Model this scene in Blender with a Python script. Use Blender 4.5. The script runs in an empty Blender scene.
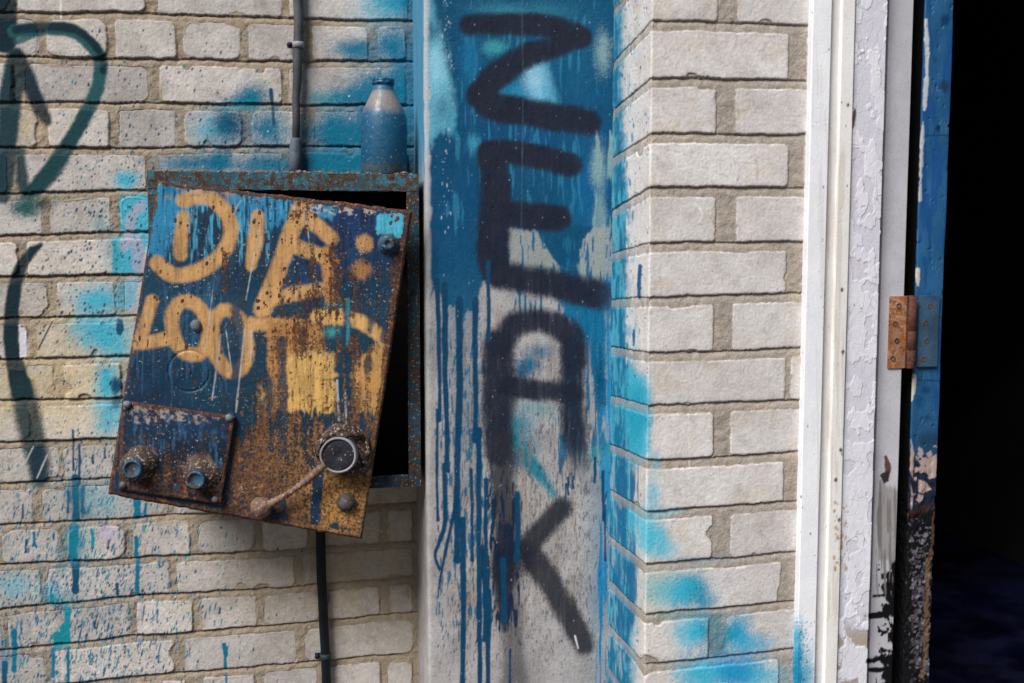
import bpy, bmesh, math, random
import numpy as np
from mathutils import Vector, Matrix

random.seed(7)
RNG = np.random.default_rng(7)
SC = bpy.context.scene
COL = SC.collection

# ------------------------------------------------------------------ camera
W, H, F = 1024, 683, 1050.0
YAW, PITCH = math.radians(11.15), math.radians(5.0)
CAM = np.array([0.0, 0.0, 1.45])
FWD = np.array([math.sin(YAW) * math.cos(PITCH), math.cos(YAW) * math.cos(PITCH), -math.sin(PITCH)])
RGT = np.array([math.cos(YAW), -math.sin(YAW), 0.0])
UPV = np.cross(RGT, FWD)
cam = bpy.data.cameras.new('camera')
cam.sensor_width = 36.0
cam.lens = F / W * 36.0
cam.clip_start, cam.clip_end = 0.05, 200.0
cam.dof.use_dof = True
cam.dof.focus_distance = 2.06
cam.dof.aperture_fstop = 3.2
camo = bpy.data.objects.new('camera', cam)
COL.objects.link(camo)
M4 = Matrix([[RGT[0], UPV[0], -FWD[0], CAM[0]], [RGT[1], UPV[1], -FWD[1], CAM[1]],
             [RGT[2], UPV[2], -FWD[2], CAM[2]], [0, 0, 0, 1]])
camo.matrix_world = M4
SC.camera = camo

# ------------------------------------------------------------------ light
SUN = np.array([1.10, 1.0, -1.55])          # direction the light travels
SUN = SUN / np.linalg.norm(SUN)
ELEV = math.asin(-SUN[2])
AZ = math.atan2(-SUN[0], -SUN[1])
wd = bpy.data.worlds.new('World')
SC.world = wd
wd.use_nodes = True
nt = wd.node_tree
bg = nt.nodes['Background']
sk = nt.nodes.new('ShaderNodeTexSky')
sk.sky_type = 'NISHITA'
sk.sun_disc = False
sk.sun_elevation = ELEV
sk.sun_rotation = AZ
sk.air_density = 0.35
sk.dust_density = 1.0
sk.ozone_density = 0.6
nt.links.new(sk.outputs[0], bg.inputs[0])
bg.inputs[1].default_value = 0.05
sl = bpy.data.lights.new('sun', 'SUN')
sl.energy = 5.0
sl.angle = math.radians(31)
sl.color = (1.0, 0.985, 0.985)
so = bpy.data.objects.new('sun', sl)
so.rotation_euler = Vector(SUN).to_track_quat('-Z', 'Y').to_euler()
so.location = (-3, -4, 6)
COL.objects.link(so)
SC.view_settings.view_transform = 'Standard'
SC.view_settings.look = 'None'
SC.view_settings.gamma = 1
SC.view_settings.use_curve_mapping = False
SC.view_settings.exposure = 0.10


# ------------------------------------------------------------------ projection helpers
def ray(px, py):
    u, v = (px - W / 2) / F, -(py - H / 2) / F
    return FWD + RGT * u + UPV * v


def at(px, py, Y):
    d = ray(px, py)
    return CAM + d * (Y / d[1])


def on_plane(px, py, P0, N):
    d = ray(px, py)
    return CAM + d * (np.dot(P0 - CAM, N) / np.dot(d, N))


def project(P):
    q = P - CAM
    z = q @ FWD
    return W / 2 + F * (q @ RGT) / z, H / 2 - F * (q @ UPV) / z


# ------------------------------------------------------------------ numpy noise
def _hash(ix, iy, seed):
    h = (ix.astype(np.int64) * 374761393 + iy.astype(np.int64) * 668265263 + seed * 1274126177) & 0xFFFFFFFF
    h = ((h ^ (h >> 13)) * 1274126177) & 0xFFFFFFFF
    h = h ^ (h >> 16)
    return (h & 0xFFFF).astype(np.float32) / 65535.0


def vn(x, y, seed=0):
    x0, y0 = np.floor(x), np.floor(y)
    fx, fy = (x - x0).astype(np.float32), (y - y0).astype(np.float32)
    fx, fy = fx * fx * (3 - 2 * fx), fy * fy * (3 - 2 * fy)
    a, b = _hash(x0, y0, seed), _hash(x0 + 1, y0, seed)
    c, d = _hash(x0, y0 + 1, seed), _hash(x0 + 1, y0 + 1, seed)
    return (a + (b - a) * fx) * (1 - fy) + (c + (d - c) * fx) * fy


def fbm(x, y, seed=0, o=3):
    s, a, t = 0, 0.5, 0
    for k in range(o):
        s = s + a * vn(x, y, seed + k * 17)
        t += a
        a *= 0.5
        x, y = x * 2.03 + 3.1, y * 2.03 + 7.7
    return s / t


def ss(a, b, x):
    t = np.clip((x - a) / (b - a), 0, 1)
    return t * t * (3 - 2 * t)


def L(r, g, b):
    return tuple((c / 255 / 12.92) if c / 255 <= 0.04045 else ((c / 255 + 0.055) / 1.055) ** 2.4 for c in (r, g, b))


# ------------------------------------------------------------------ paint canvas (pigment on a surface, in photo-pixel units of that surface)
class Canvas:
    def __init__(s, x0, y0, x1, y1, S=2.0, gain=1.8):
        s.gain = gain
        s.x0, s.y0, s.S = x0, y0, S
        s.w, s.h = int((x1 - x0) * S) + 1, int((y1 - y0) * S) + 1
        s.rgb = np.zeros((s.h, s.w, 3), np.float32)
        s.a = np.zeros((s.h, s.w), np.float32)
        s.rnd = RNG.random((s.h, s.w)).astype(np.float32)
        gy, gx = np.mgrid[0:s.h, 0:s.w]
        s.X, s.Y = (gx / S + x0).astype(np.float32), (gy / S + y0).astype(np.float32)
        s.n1 = fbm(s.X / 5, s.Y / 5, 3, 3) - 0.5
        s.n2 = fbm(s.X / 22, s.Y / 22, 9, 3) - 0.5
        s.nv = fbm(s.X / 2.0, s.Y / 26, 19, 3) - 0.5

    def win(s, xa, ya, xb, yb):
        i0, i1 = max(0, int((xa - s.x0) * s.S)), min(s.w, int((xb - s.x0) * s.S) + 2)
        j0, j1 = max(0, int((ya - s.y0) * s.S)), min(s.h, int((yb - s.y0) * s.S) + 2)
        if i1 <= i0 or j1 <= j0:
            return None
        return (slice(j0, j1), slice(i0, i1))

    def put(s, w, m, col, alpha):
        m = 1 - (1 - np.clip(m * alpha, 0, 1)) ** s.gain
        s.rgb[w] = s.rgb[w] * (1 - m[..., None]) + np.array(col, np.float32) * m[..., None]
        s.a[w] = s.a[w] * (1 - m) + m

    def stroke(s, pts, wd, col, alpha=1.0, soft=3.0, rough=1.0, spray=0.4, smooth=True, fade=None, dens=0.0):
        P = np.array([(p[0], p[1], p[2] if len(p) > 2 else wd) for p in pts], float)
        if smooth and len(P) > 2:
            Q = []
            E = np.vstack([2 * P[0] - P[1], P, 2 * P[-1] - P[-2]])
            for i in range(1, len(E) - 2):
                for t in np.linspace(0, 1, 7)[:-1]:
                    a, b, c, d = E[i - 1], E[i], E[i + 1], E[i + 2]
                    Q.append(0.5 * (2 * b + (c - a) * t + (2 * a - 5 * b + 4 * c - d) * t * t + (3 * b - a - 3 * c + d) * t ** 3))
            Q.append(P[-1])
            P = np.array(Q)
        mw = P[:, 2].max() / 2 + soft * 2 + 4
        w = s.win(P[:, 0].min() - mw, P[:, 1].min() - mw, P[:, 0].max() + mw, P[:, 1].max() + mw)
        if w is None:
            return
        X, Y = s.X[w], s.Y[w]
        best = np.full(X.shape, 1e9, np.float32)
        for i in range(len(P) - 1):
            a, b = P[i], P[i + 1]
            dx, dy = b[0] - a[0], b[1] - a[1]
            l2 = dx * dx + dy * dy + 1e-9
            t = np.clip(((X - a[0]) * dx + (Y - a[1]) * dy) / l2, 0, 1)
            d = np.hypot(X - a[0] - t * dx, Y - a[1] - t * dy) - (a[2] + (b[2] - a[2]) * t) / 2
            best = np.minimum(best, d)
        best = best + s.n1[w] * rough * 2.2 + s.n2[w] * rough * 1.5
        m = 1 - ss(-soft, soft, best)
        if spray > 0:
            m = m * (1 - spray) + (m > s.rnd[w]) * spray * (m > 0.02)
        if dens > 0:                              # uneven film: thin places inside the stroke, vertical pulls
            m = m * (1 - dens * np.clip(.5 + s.n2[w] * 2.2 + s.nv[w] * 1.6, 0, 1) * ss(-9, 2.5, best) - dens * .35 * np.clip(s.nv[w] * 3, 0, 1))
        if fade is not None:                      # alpha falls along y
            m = m * (1 - ss(fade[0], fade[1], Y + s.n2[w] * 20))
        s.put(w, m, col, alpha)

    def blob(s, cx, cy, rx, ry, col, alpha=1.0, p=1.0, spray=0.5, edge=0.0):
        k = 2.4
        w = s.win(cx - rx * k, cy - ry * k, cx + rx * k, cy + ry * k)
        if w is None:
            return
        d = np.hypot((s.X[w] - cx) / rx, (s.Y[w] - cy) / ry) + s.n2[w] * 0.6 + s.n1[w] * 0.4 + s.nv[w] * .25
        m = np.exp(-np.power(np.maximum(d, 0), 2 * p) * 1.1)
        if edge:
            m = ss(0.5 - edge, 0.5 + edge, m)
        m = m * (1 - spray) + (m > s.rnd[w]) * spray * (m > 0.015)
        s.put(w, m, col, alpha)

    def poly(s, pts, col, alpha=1.0, soft=1.5, rough=1.5, streak=0.0):
        P = np.array(pts, float)
        w = s.win(P[:, 0].min() - 12, P[:, 1].min() - 12, P[:, 0].max() + 12, P[:, 1].max() + 12)
        if w is None:
            return
        X, Y = s.X[w] + s.n1[w] * rough * 2, s.Y[w] + s.n1[w] * rough * 2 + s.n2[w] * rough * 3 + s.nv[w] * streak
        inside = np.zeros(X.shape, bool)
        dist = np.full(X.shape, 1e9)
        for i in range(len(P)):
            a, b = P[i], P[(i + 1) % len(P)]
            c = ((a[1] > Y) != (b[1] > Y)) & (X < (b[0] - a[0]) * (Y - a[1]) / (b[1] - a[1] + 1e-12) + a[0])
            inside ^= c
            dx, dy = b - a
            t = np.clip(((X - a[0]) * dx + (Y - a[1]) * dy) / (dx * dx + dy * dy + 1e-9), 0, 1)
            dist = np.minimum(dist, np.hypot(X - a[0] - t * dx, Y - a[1] - t * dy))
        sd = np.where(inside, -dist, dist)
        s.put(w, 1 - ss(-soft, soft, sd), col, alpha)

    def drip(s, x, y0, y1, wd, col, alpha=1.0):
        n = max(3, int((y1 - y0) / 16))
        pts, xx = [], x
        for i in range(n + 1):
            pts.append((xx, y0 + (y1 - y0) * i / n, wd * (1.0 - 0.25 * i / n + random.uniform(-.08, .08))))
            xx += random.uniform(-.7, .7)
        pts[-1] = (pts[-1][0], pts[-1][1], wd * 1.1)
        s.stroke(pts, wd, col, alpha, soft=0.7, rough=0.35, spray=0)

    def specks(s, n, box, cols, r=(0.35, 1.1), el=(1, 2.5), lean=-0.15, alpha=0.9, dens=None):
        for _ in range(n):
            x, y = random.uniform(box[0], box[2]), random.uniform(box[1], box[3])
            if dens is not None and random.random() > dens(x, y):
                continue
            rr = r[0] + (r[1] - r[0]) * random.random() ** 3
            e = random.uniform(*el)
            w = s.win(x - rr * 2 - e, y - rr * e - 2, x + rr * 2 + e, y + rr * e + 2)
            if w is None:
                continue
            Y = s.Y[w] - y
            d = np.hypot((s.X[w] - x - lean * Y) / rr, Y / (rr * e))
            s.put(w, 1 - ss(0.6, 1.25, d), random.choice(cols), alpha * random.uniform(.6, 1))

    def streaks(s, box, col, thr=0.1, alpha=1.0, scale=(2.0, 26.0), seed=5, soft=0.06):
        w = s.win(*box)
        if w is None:
            return
        n = fbm(s.X[w] / scale[0], s.Y[w] / scale[1], seed, 3)
        e = np.minimum(np.minimum(s.X[w] - box[0], box[2] - s.X[w]) / (0.18 * (box[2] - box[0])),
                       np.minimum(s.Y[w] - box[1], box[3] - s.Y[w]) / (0.18 * (box[3] - box[1])))
        e = np.clip(e, 0, 1)
        s.put(w, ss(0.5 + thr - soft, 0.5 + thr + soft, n - (1 - e) * 0.22), col, alpha)

    def sample(s, px, py):
        fx, fy = np.clip((px - s.x0) * s.S, 0, s.w - 1.001), np.clip((py - s.y0) * s.S, 0, s.h - 1.001)
        i, j = fx.astype(int), fy.astype(int)
        u, v = (fx - i).astype(np.float32), (fy - j).astype(np.float32)
        A = np.concatenate([s.rgb, s.a[..., None]], 2)
        u, v = u[..., None], v[..., None]
        return (A[j, i] * (1 - u) + A[j, i + 1] * u) * (1 - v) + (A[j + 1, i] * (1 - u) + A[j + 1, i + 1] * u) * v


# ------------------------------------------------------------------ object helpers
def tag(o, label=None, cat=None, group=None, kind=None):
    if label: o['label'] = label
    if cat: o['category'] = cat
    if group: o['group'] = group
    if kind: o['kind'] = kind
    return o


def link(name, me, mat=None, parent=None):
    o = bpy.data.objects.new(name, me)
    COL.objects.link(o)
    if mat: me.materials.append(mat)
    if parent is not None:
        o.parent = parent
        if parent.type == 'EMPTY' or True:
            o.matrix_parent_inverse = parent_world(parent).inverted()
    return o


def parent_world(o):
    m = o.matrix_basis.copy()
    if o.parent is not None:
        m = parent_world(o.parent) @ o.matrix_parent_inverse @ m
    return m


def empty(name, loc, label, cat, group=None):
    o = bpy.data.objects.new(name, None)
    o.location = loc
    o.empty_display_size = 0.05
    COL.objects.link(o)
    return tag(o, label, cat, group, 'thing' if cat else None)


def grid_mesh(name, P, mat, attrs=None, parent=None, back=None, flip=False):
    """P (n,m,3) -> one mesh; back: vector by which an outer ring is pushed to give the sheet its thickness."""
    attrs = attrs or {}
    if back is not None:
        P = np.pad(P, ((1, 1), (1, 1), (0, 0)), mode='edge')
        off = np.zeros(P.shape[:2] + (1,))
        off[0], off[-1], off[:, 0], off[:, -1] = 1, 1, 1, 1
        P = P + off * (np.array(back) if np.ndim(back) == 1 else np.pad(back, ((1, 1), (1, 1), (0, 0)), mode='edge'))
        attrs = {k: np.pad(v, ((1, 1), (1, 1)) + ((0, 0),) * (v.ndim - 2), mode='edge') for k, v in attrs.items()}
    n, m = P.shape[:2]
    me = bpy.data.meshes.new(name)
    me.vertices.add(n * m)
    me.vertices.foreach_set('co', P.reshape(-1).astype(np.float32))
    idx = np.arange(n * m).reshape(n, m)
    a, b, c, d = idx[:-1, :-1].ravel(), idx[1:, :-1].ravel(), idx[1:, 1:].ravel(), idx[:-1, 1:].ravel()
    q = np.stack([a, b, c, d] if not flip else [a, d, c, b], 1).ravel().astype(np.int32)
    nf = len(a)
    me.loops.add(nf * 4)
    me.polygons.add(nf)
    me.loops.foreach_set('vertex_index', q)
    me.polygons.foreach_set('loop_start', np.arange(0, nf * 4, 4, dtype=np.int32))
    me.polygons.foreach_set('use_smooth', np.ones(nf, bool))
    for k, v in attrs.items():
        at_ = me.attributes.new(k, 'FLOAT_COLOR', 'POINT')
        at_.data.foreach_set('color', v.reshape(-1).astype(np.float32))
    me.update()
    me.validate()
    return link(name, me, mat, parent)


def bm_obj(name, bm, mat, parent=None, smooth=True):
    me = bpy.data.meshes.new(name)
    bmesh.ops.recalc_face_normals(bm, faces=bm.faces)
    bm.to_mesh(me)
    bm.free()
    if smooth:
        for p in me.polygons: p.use_smooth = True
    return link(name, me, mat, parent)


def add_box(bm, lo, hi, bev=0.0):
    b2 = bmesh.new()
    bmesh.ops.create_cube(b2, size=1)
    lo, hi = Vector(lo), Vector(hi)
    for v in b2.verts:
        v.co = Vector([(lo[i] + hi[i]) / 2 + v.co[i] * (hi[i] - lo[i]) for i in range(3)])
    if bev:
        bmesh.ops.bevel(b2, geom=b2.edges[:], offset=bev, segments=2, affect='EDGES', profile=0.6)
    me = bpy.data.meshes.new('tmp'); b2.to_mesh(me); b2.free()
    bm.from_mesh(me); bpy.data.meshes.remove(me)


def frame_from(n):
    n = np.array(n, float); n /= np.linalg.norm(n)
    a = np.array([0, 0, 1.0]) if abs(n[2]) < 0.9 else np.array([1.0, 0, 0])
    u = np.cross(a, n); u /= np.linalg.norm(u)
    return u, np.cross(n, u), n


def add_lathe(bm, P, axis, prof, seg=28, wob=0.0, seed=0):
    """prof: (radius, height along axis) pairs; closed at both ends when radius 0."""
    u, v, n = frame_from(axis)
    P = np.array(P, float)
    R = random.Random(seed)
    ph = [R.uniform(0, 6.28) for _ in range(3)]
    rings = []
    for r, h in prof:
        if r <= 1e-7:
            rings.append([bm.verts.new(P + n * h)])
            continue
        ring = []
        for k in range(seg):
            t = 2 * math.pi * k / seg
            rr = r * (1 + wob * (math.sin(2 * t + ph[0]) * .5 + math.sin(3 * t + ph[1]) * .35 + math.sin(5 * t + ph[2]) * .25))
            ring.append(bm.verts.new(P + n * h + (u * math.cos(t) + v * math.sin(t)) * rr))
        rings.append(ring)
    for A, B in zip(rings, rings[1:]):
        for k in range(seg):
            k2 = (k + 1) % seg
            if len(A) == 1 and len(B) == 1: continue
            if len(A) == 1: bm.faces.new((A[0], B[k2], B[k]))
            elif len(B) == 1: bm.faces.new((A[k], A[k2], B[0]))
            else: bm.faces.new((A[k], A[k2], B[k2], B[k]))


def add_tube(bm, pts, rad, seg=16, caps=True):
    pts = [np.array(p, float) for p in pts]
    rad = rad if isinstance(rad, (list, tuple)) else [rad] * len(pts)
    rings = []
    for i, p in enumerate(pts):
        t = pts[min(i + 1, len(pts) - 1)] - pts[max(i - 1, 0)]
        u, v, n = frame_from(t)
        rings.append([bm.verts.new(p + (u * math.cos(2 * math.pi * k / seg) + v * math.sin(2 * math.pi * k / seg)) * rad[i]) for k in range(seg)])
    for A, B in zip(rings, rings[1:]):
        for k in range(seg):
            bm.faces.new((A[k], A[(k + 1) % seg], B[(k + 1) % seg], B[k]))
    if caps:
        bm.faces.new(rings[0][::-1]); bm.faces.new(rings[-1])


# ------------------------------------------------------------------ node helpers
class NM:
    def __init__(s, name, rough=0.8, spec=0.22):
        s.m = bpy.data.materials.new(name)
        s.m.use_nodes = True
        s.t = s.m.node_tree
        s.b = s.t.nodes['Principled BSDF']
        s.b.inputs['Roughness'].default_value = rough
        s.b.inputs['Specular IOR Level'].default_value = spec
        s._co = None

    def n(s, typ, **kw):
        x = s.t.nodes.new(typ)
        for k, v in kw.items(): setattr(x, k, v)
        return x

    def l(s, a, b): s.t.links.new(a, b)

    def set(s, sock, v):
        if isinstance(v, bpy.types.NodeSocket): s.l(v, sock)
        elif v is not None:
            if hasattr(sock.default_value, '__len__') and len(sock.default_value) == 4 and len(v) == 3: v = (*v, 1)
            sock.default_value = v

    def co(s, scale=(1, 1, 1)):
        if s._co is None: s._co = s.n('ShaderNodeTexCoord').outputs['Object']
        mp = s.n('ShaderNodeMapping')
        s.l(s._co, mp.inputs['Vector'])
        mp.inputs['Scale'].default_value = scale
        return mp.outputs[0]

    def noise(s, scale, detail=4, rough=0.55, stretch=(1, 1, 1), dist=0.0):
        x = s.n('ShaderNodeTexNoise')
        s.l(s.co(stretch), x.inputs['Vector'])
        x.inputs['Scale'].default_value = scale
        x.inputs['Detail'].default_value = detail
        x.inputs['Roughness'].default_value = rough
        x.inputs['Distortion'].default_value = dist
        return x.outputs[0]

    def voro(s, scale, feature='F1', stretch=(1, 1, 1)):
        x = s.n('ShaderNodeTexVoronoi', feature=feature)
        s.l(s.co(stretch), x.inputs['Vector'])
        x.inputs['Scale'].default_value = scale
        return x.outputs['Distance']

    def ramp(s, f, a, b, lo=0.0, hi=1.0):
        x = s.n('ShaderNodeMapRange', interpolation_type='SMOOTHSTEP')
        s.set(x.inputs[0], f)
        for i, v in zip((1, 2, 3, 4), (a, b, lo, hi)): s.set(x.inputs[i], v)
        return x.outputs[0]

    def math(s, op, a, b=None, c=None):
        x = s.n('ShaderNodeMath', operation=op)
        for i, v in enumerate((a, b, c)):
            if v is not None: s.set(x.inputs[i], v)
        return x.outputs[0]

    def mix(s, f, a, b, mode='MIX'):
        x = s.n('ShaderNodeMix', data_type='RGBA', blend_type=mode)
        s.set(x.inputs[0], f); s.set(x.inputs[6], a); s.set(x.inputs[7], b)
        return x.outputs[2]

    def attr(s, name):
        x = s.n('ShaderNodeAttribute', attribute_name=name)
        return x

    def sep(s, c):
        x = s.n('ShaderNodeSeparateColor')
        s.l(c, x.inputs[0])
        return x.outputs

    def over(s, base, at_):                       # premultiplied paint over base
        k = s.math('SUBTRACT', 1.0, at_.outputs['Alpha'])
        a = s.mix(1.0, base, s.gray(k), 'MULTIPLY')
        return s.mix(1.0, a, at_.outputs['Color'], 'ADD')

    def gray(s, v):
        x = s.n('ShaderNodeCombineColor')
        for i in range(3): s.set(x.inputs[i], v)
        return x.outputs[0]

    def bump(s, h, dist=0.001, strength=1.0, prev=None):
        x = s.n('ShaderNodeBump')
        x.inputs['Strength'].default_value = strength
        x.inputs['Distance'].default_value = dist
        s.l(h, x.inputs['Height'])
        if prev is not None: s.l(prev, x.inputs['Normal'])
        return x.outputs[0]

    def done(s, col, rough=None, normal=None, metal=None):
        s.set(s.b.inputs['Base Color'], col)
        if rough is not None: s.set(s.b.inputs['Roughness'], rough)
        if normal is not None: s.l(normal, s.b.inputs['Normal'])
        if metal is not None: s.set(s.b.inputs['Metallic'], metal)
        return s.m


def brick_material(name, brick_a, brick_b, mortar_a, mortar_b, yellow, dirt=1.0, vary=.26):
    m = NM(name, 0.88)
    mk = m.attr('masks')
    r = m.sep(mk.outputs['Color'])
    big = m.noise(9, 4)
    fine = m.noise(260, 3, 0.6)
    grain = m.noise(900, 2, 0.6)
    mott = m.noise(75, 6, .8)
    bc = m.mix(m.ramp(big, .3, .7), brick_a, brick_b)
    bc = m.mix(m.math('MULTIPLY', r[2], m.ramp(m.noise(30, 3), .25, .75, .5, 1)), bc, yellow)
    tone = m.math('MULTIPLY_ADD', r[1], vary, 1.03 - vary / 2)
    bc = m.mix(1.0, bc, m.gray(tone), 'MULTIPLY')
    bc = m.mix(1.0, bc, m.gray(m.ramp(mott, .3, .7, 1 - .14 * dirt, 1 + .07 * dirt)), 'MULTIPLY')
    # faint tooling lines, pores, grime
    tool = m.noise(1, 3, .6, (420, 420, 22))
    bc = m.mix(m.ramp(tool, .52, .75, 0, .16), bc, (0.17, 0.15, 0.135))
    pores = m.ramp(m.noise(210, 1, .4), .76, .80, 0, .6)
    bc = m.mix(pores, bc, (.07, .06, .05))
    ed = m.math('MULTIPLY', mk.outputs['Alpha'], m.ramp(m.noise(45, 5, .7), .34, .6))
    bc = m.mix(m.math('MULTIPLY', ed, .35 + .4 * dirt), bc, (.16, .115, .075))
    grime = m.ramp(m.noise(26, 7, .75), .47, .74, 0, .5 * dirt)
    bc = m.mix(grime, bc, (.19, .16, .13))
    mc = m.mix(m.ramp(m.noise(60, 5, .7), .3, .7), mortar_a, mortar_b)
    mc = m.mix(m.ramp(grain, .45, .75, 0, .5), mc, (.09, .075, .06))
    mc = m.mix(m.ramp(m.noise(330, 2), .6, .72, 0, .4), mc, (.5, .46, .4))
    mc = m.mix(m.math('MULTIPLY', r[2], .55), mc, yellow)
    edge = m.math('ADD', r[0], m.math('MULTIPLY_ADD', fine, .5, -.25))
    c = m.mix(m.ramp(edge, .35, .65), mc, bc)
    c = m.over(c, m.attr('paint'))
    c = m.mix(1.0, c, m.gray(m.ramp(fine, .2, .8, .88, 1.1)), 'MULTIPLY')
    h = m.math('ADD', m.math('MULTIPLY', fine, .6), m.math('MULTIPLY', grain, .35))
    h = m.math('MULTIPLY', h, m.ramp(r[0], 0, 1, 2.4, .5))
    return m.done(c, .9, m.bump(h, .0012, .8))


MAT_BRICK = brick_material('white_silicate_brick', L(180, 173, 166), L(200, 194, 187), L(146, 129, 108), L(166, 151, 132), L(200, 180, 140))
MAT_BRICK2 = brick_material('white_pillar_brick', L(197, 190, 184), L(213, 208, 203), L(158, 146, 132), L(178, 167, 155), L(200, 184, 158), .72, .18)


def concrete_material():
    m = NM('painted_concrete', .8)
    a = m.mix(m.ramp(m.noise(14, 6, .7), .3, .7), L(150, 145, 142), L(180, 175, 171))
    a = m.mix(m.ramp(m.noise(1, 4, .6, (90, 90, 6)), .52, .75, 0, .4), a, L(146, 130, 114))
    dots = m.ramp(m.noise(420, 2, .5), .62, .7, 0, .5)
    a = m.mix(dots, a, (.09, .08, .075))
    a = m.mix(m.ramp(m.noise(160, 3, .6), .66, .72, 0, .5), a, (.6, .57, .54))
    c = m.over(a, m.attr('paint'))
    # worn-through scratches and chips of the paint
    chip = m.math('MULTIPLY', m.ramp(m.noise(70, 8, .75), .66, .70), m.ramp(m.noise(9, 3), .4, .62))
    c = m.mix(m.math('MULTIPLY', chip, .5), c, L(176, 178, 178))
    pale = m.ramp(m.noise(1, 5, .65, (260, 260, 24)), .66, .78, 0, .25)
    c = m.mix(pale, c, L(120, 160, 175))
    fine = m.noise(300, 4, .6)
    c = m.mix(1.0, c, m.gray(m.ramp(fine, .2, .8, .84, 1.12)), 'MULTIPLY')
    h = m.math('ADD', m.noise(120, 6, .7), m.math('MULTIPLY', fine, .5))
    return m.done(c, m.ramp(m.noise(40, 3), .3, .7, .45, .75), m.bump(h, .0014, .7))


MAT_CONC = concrete_material()


def cabinet_material():
    """enamel from the 'paint' attribute, eaten away where 'rust' and noise say so."""
    m = NM('rusty_enamel', .5)
    p = m.attr('paint')
    ru = m.sep(m.attr('rust').outputs['Color'])
    n1 = m.noise(55, 8, .72)
    n2 = m.noise(190, 6, .7)
    n3 = m.noise(1, 6, .72, (85, 85, 8))
    rc = m.mix(m.ramp(n2, .36, .66), L(48, 36, 37), L(96, 67, 54))
    rc = m.mix(m.ramp(m.noise(75, 6, .75), .54, .66, 0, .85), rc, L(168, 108, 60))
    rc = m.mix(m.ramp(m.noise(330, 3, .6), .56, .68, 0, .8), rc, L(44, 28, 26))
    rc = m.mix(m.math('MULTIPLY', ru[1], m.ramp(m.noise(200, 6, .8), .42, .58)), rc, L(192, 142, 74))
    base = m.mix(m.ramp(n3, .42, .66, 0, .7), p.outputs['Color'], m.mix(.65, p.outputs['Color'], (.016, .018, .022)))
    base = m.mix(m.ramp(m.noise(120, 6, .75), .54, .66, 0, .6), base, m.mix(.5, base, (.05, .04, .04)))
    base = m.mix(m.ramp(m.noise(1, 5, .7, (200, 200, 16)), .62, .74, 0, .45), base, L(70, 120, 150))
    f = m.math('ADD', m.math('MULTIPLY', n1, .32), m.math('MULTIPLY', n2, .28))
    f = m.math('ADD', f, m.math('MULTIPLY', n3, .40))
    f = m.math('ADD', f, m.math('MULTIPLY_ADD', ru[0], .44, -.22))
    f = m.math('ADD', f, m.math('MULTIPLY', m.math('SUBTRACT', m.noise(330, 4, .7), .5), .22))
    rm = m.ramp(f, .49, .56)
    c = m.mix(rm, base, rc)
    # bright scratches and white bird-lime / plaster flecks
    fl = m.math('MULTIPLY', m.ramp(m.noise(210, 4, .6), .62, .68), m.ramp(m.noise(14, 3), .40, .58))
    c = m.mix(m.math('MULTIPLY', fl, .8), c, L(176, 168, 160))
    h = m.math('ADD', m.math('MULTIPLY', rm, m.math('MULTIPLY', n2, 1.2)), m.math('MULTIPLY', m.noise(480, 3), .25))
    return m.done(c, m.ramp(rm, 0, 1, .48, .9), m.bump(h, .0016, .9))


MAT_CAB = cabinet_material()


def rusty_material(name, paint, rustiness=.5, dark=L(52, 32, 26), warm=L(128, 72, 36), fleck=.7, rough=.5, more=0.0):
    m = NM(name, rough)
    n1, n2 = m.noise(70, 8, .72), m.noise(240, 5, .7)
    rc = m.mix(m.ramp(n2, .36, .64), dark, warm)
    f = m.math('ADD', m.math('MULTIPLY', n1, .6), m.math('MULTIPLY', n2, .4))
    rm = m.ramp(f, .62 - .25 * rustiness, .68 - .25 * rustiness)
    pc = m.mix(m.ramp(m.noise(18, 4), .35, .65), paint, tuple(x * .55 for x in paint))
    c = m.mix(rm, pc, rc)
    fl = m.ramp(m.noise(190, 5, .65), .64 - more, .70 - more, 0, fleck)
    c = m.mix(fl, c, L(156, 145, 134))
    return m.done(c, m.ramp(rm, 0, 1, rough, .92), m.bump(n2, .0014, .9))


MAT_FRAME = rusty_material('rusty_blue_frame', L(44, 108, 124), .62, L(40, 32, 32), L(92, 66, 50), .9, .5, .04)
MAT_FRAME2 = rusty_material('shaded_grimy_frame', L(34, 78, 94), .6, L(30, 24, 24), L(90, 62, 46), .85, .6, .06)  # darker copy for right and bottom bars: painted-in shade plus grime
MAT_DARKBOX = rusty_material('grimy_box_interior', L(22, 24, 28), .5, L(20, 15, 13), L(40, 28, 20), .15)
MAT_BOLT = rusty_material('grey_bolt', L(112, 118, 124), .28, L(60, 48, 42), L(100, 78, 60), .5)
MAT_BLUEKNOB = rusty_material('blue_knob', L(44, 92, 118), .55, L(36, 30, 32), L(84, 66, 56), .7, .5, .05)
MAT_CRUST = rusty_material('crusted_collar', L(66, 52, 46), .5, L(34, 24, 24), L(96, 72, 58), 1.0, .5, .09)
MAT_LOCK = rusty_material('blackened_lock', L(34, 35, 42), .3, L(22, 20, 24), L(74, 70, 70), .8, .5, .03)
MAT_LOCKRIM = rusty_material('worn_lock_rim', L(150, 148, 150), .25, L(60, 52, 50), L(120, 104, 96), .4)
MAT_ROD = rusty_material('rusty_rod', L(140, 112, 94), .5, L(60, 42, 36), L(124, 92, 74), 1.0, .5, .06)
MAT_CONDUIT = rusty_material('grey_conduit', L(84, 84, 88), .15, L(50, 46, 46), L(78, 70, 66), .25, .55)
MAT_BLACKPIPE = rusty_material('black_cable_sheath', L(20, 26, 32), .0, L(12, 14, 16), L(30, 30, 30), .0, .45)
MAT_HINGE = rusty_material('rusty_hinge', L(176, 140, 112), .62, L(88, 50, 34), L(166, 100, 52), .35)
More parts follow.
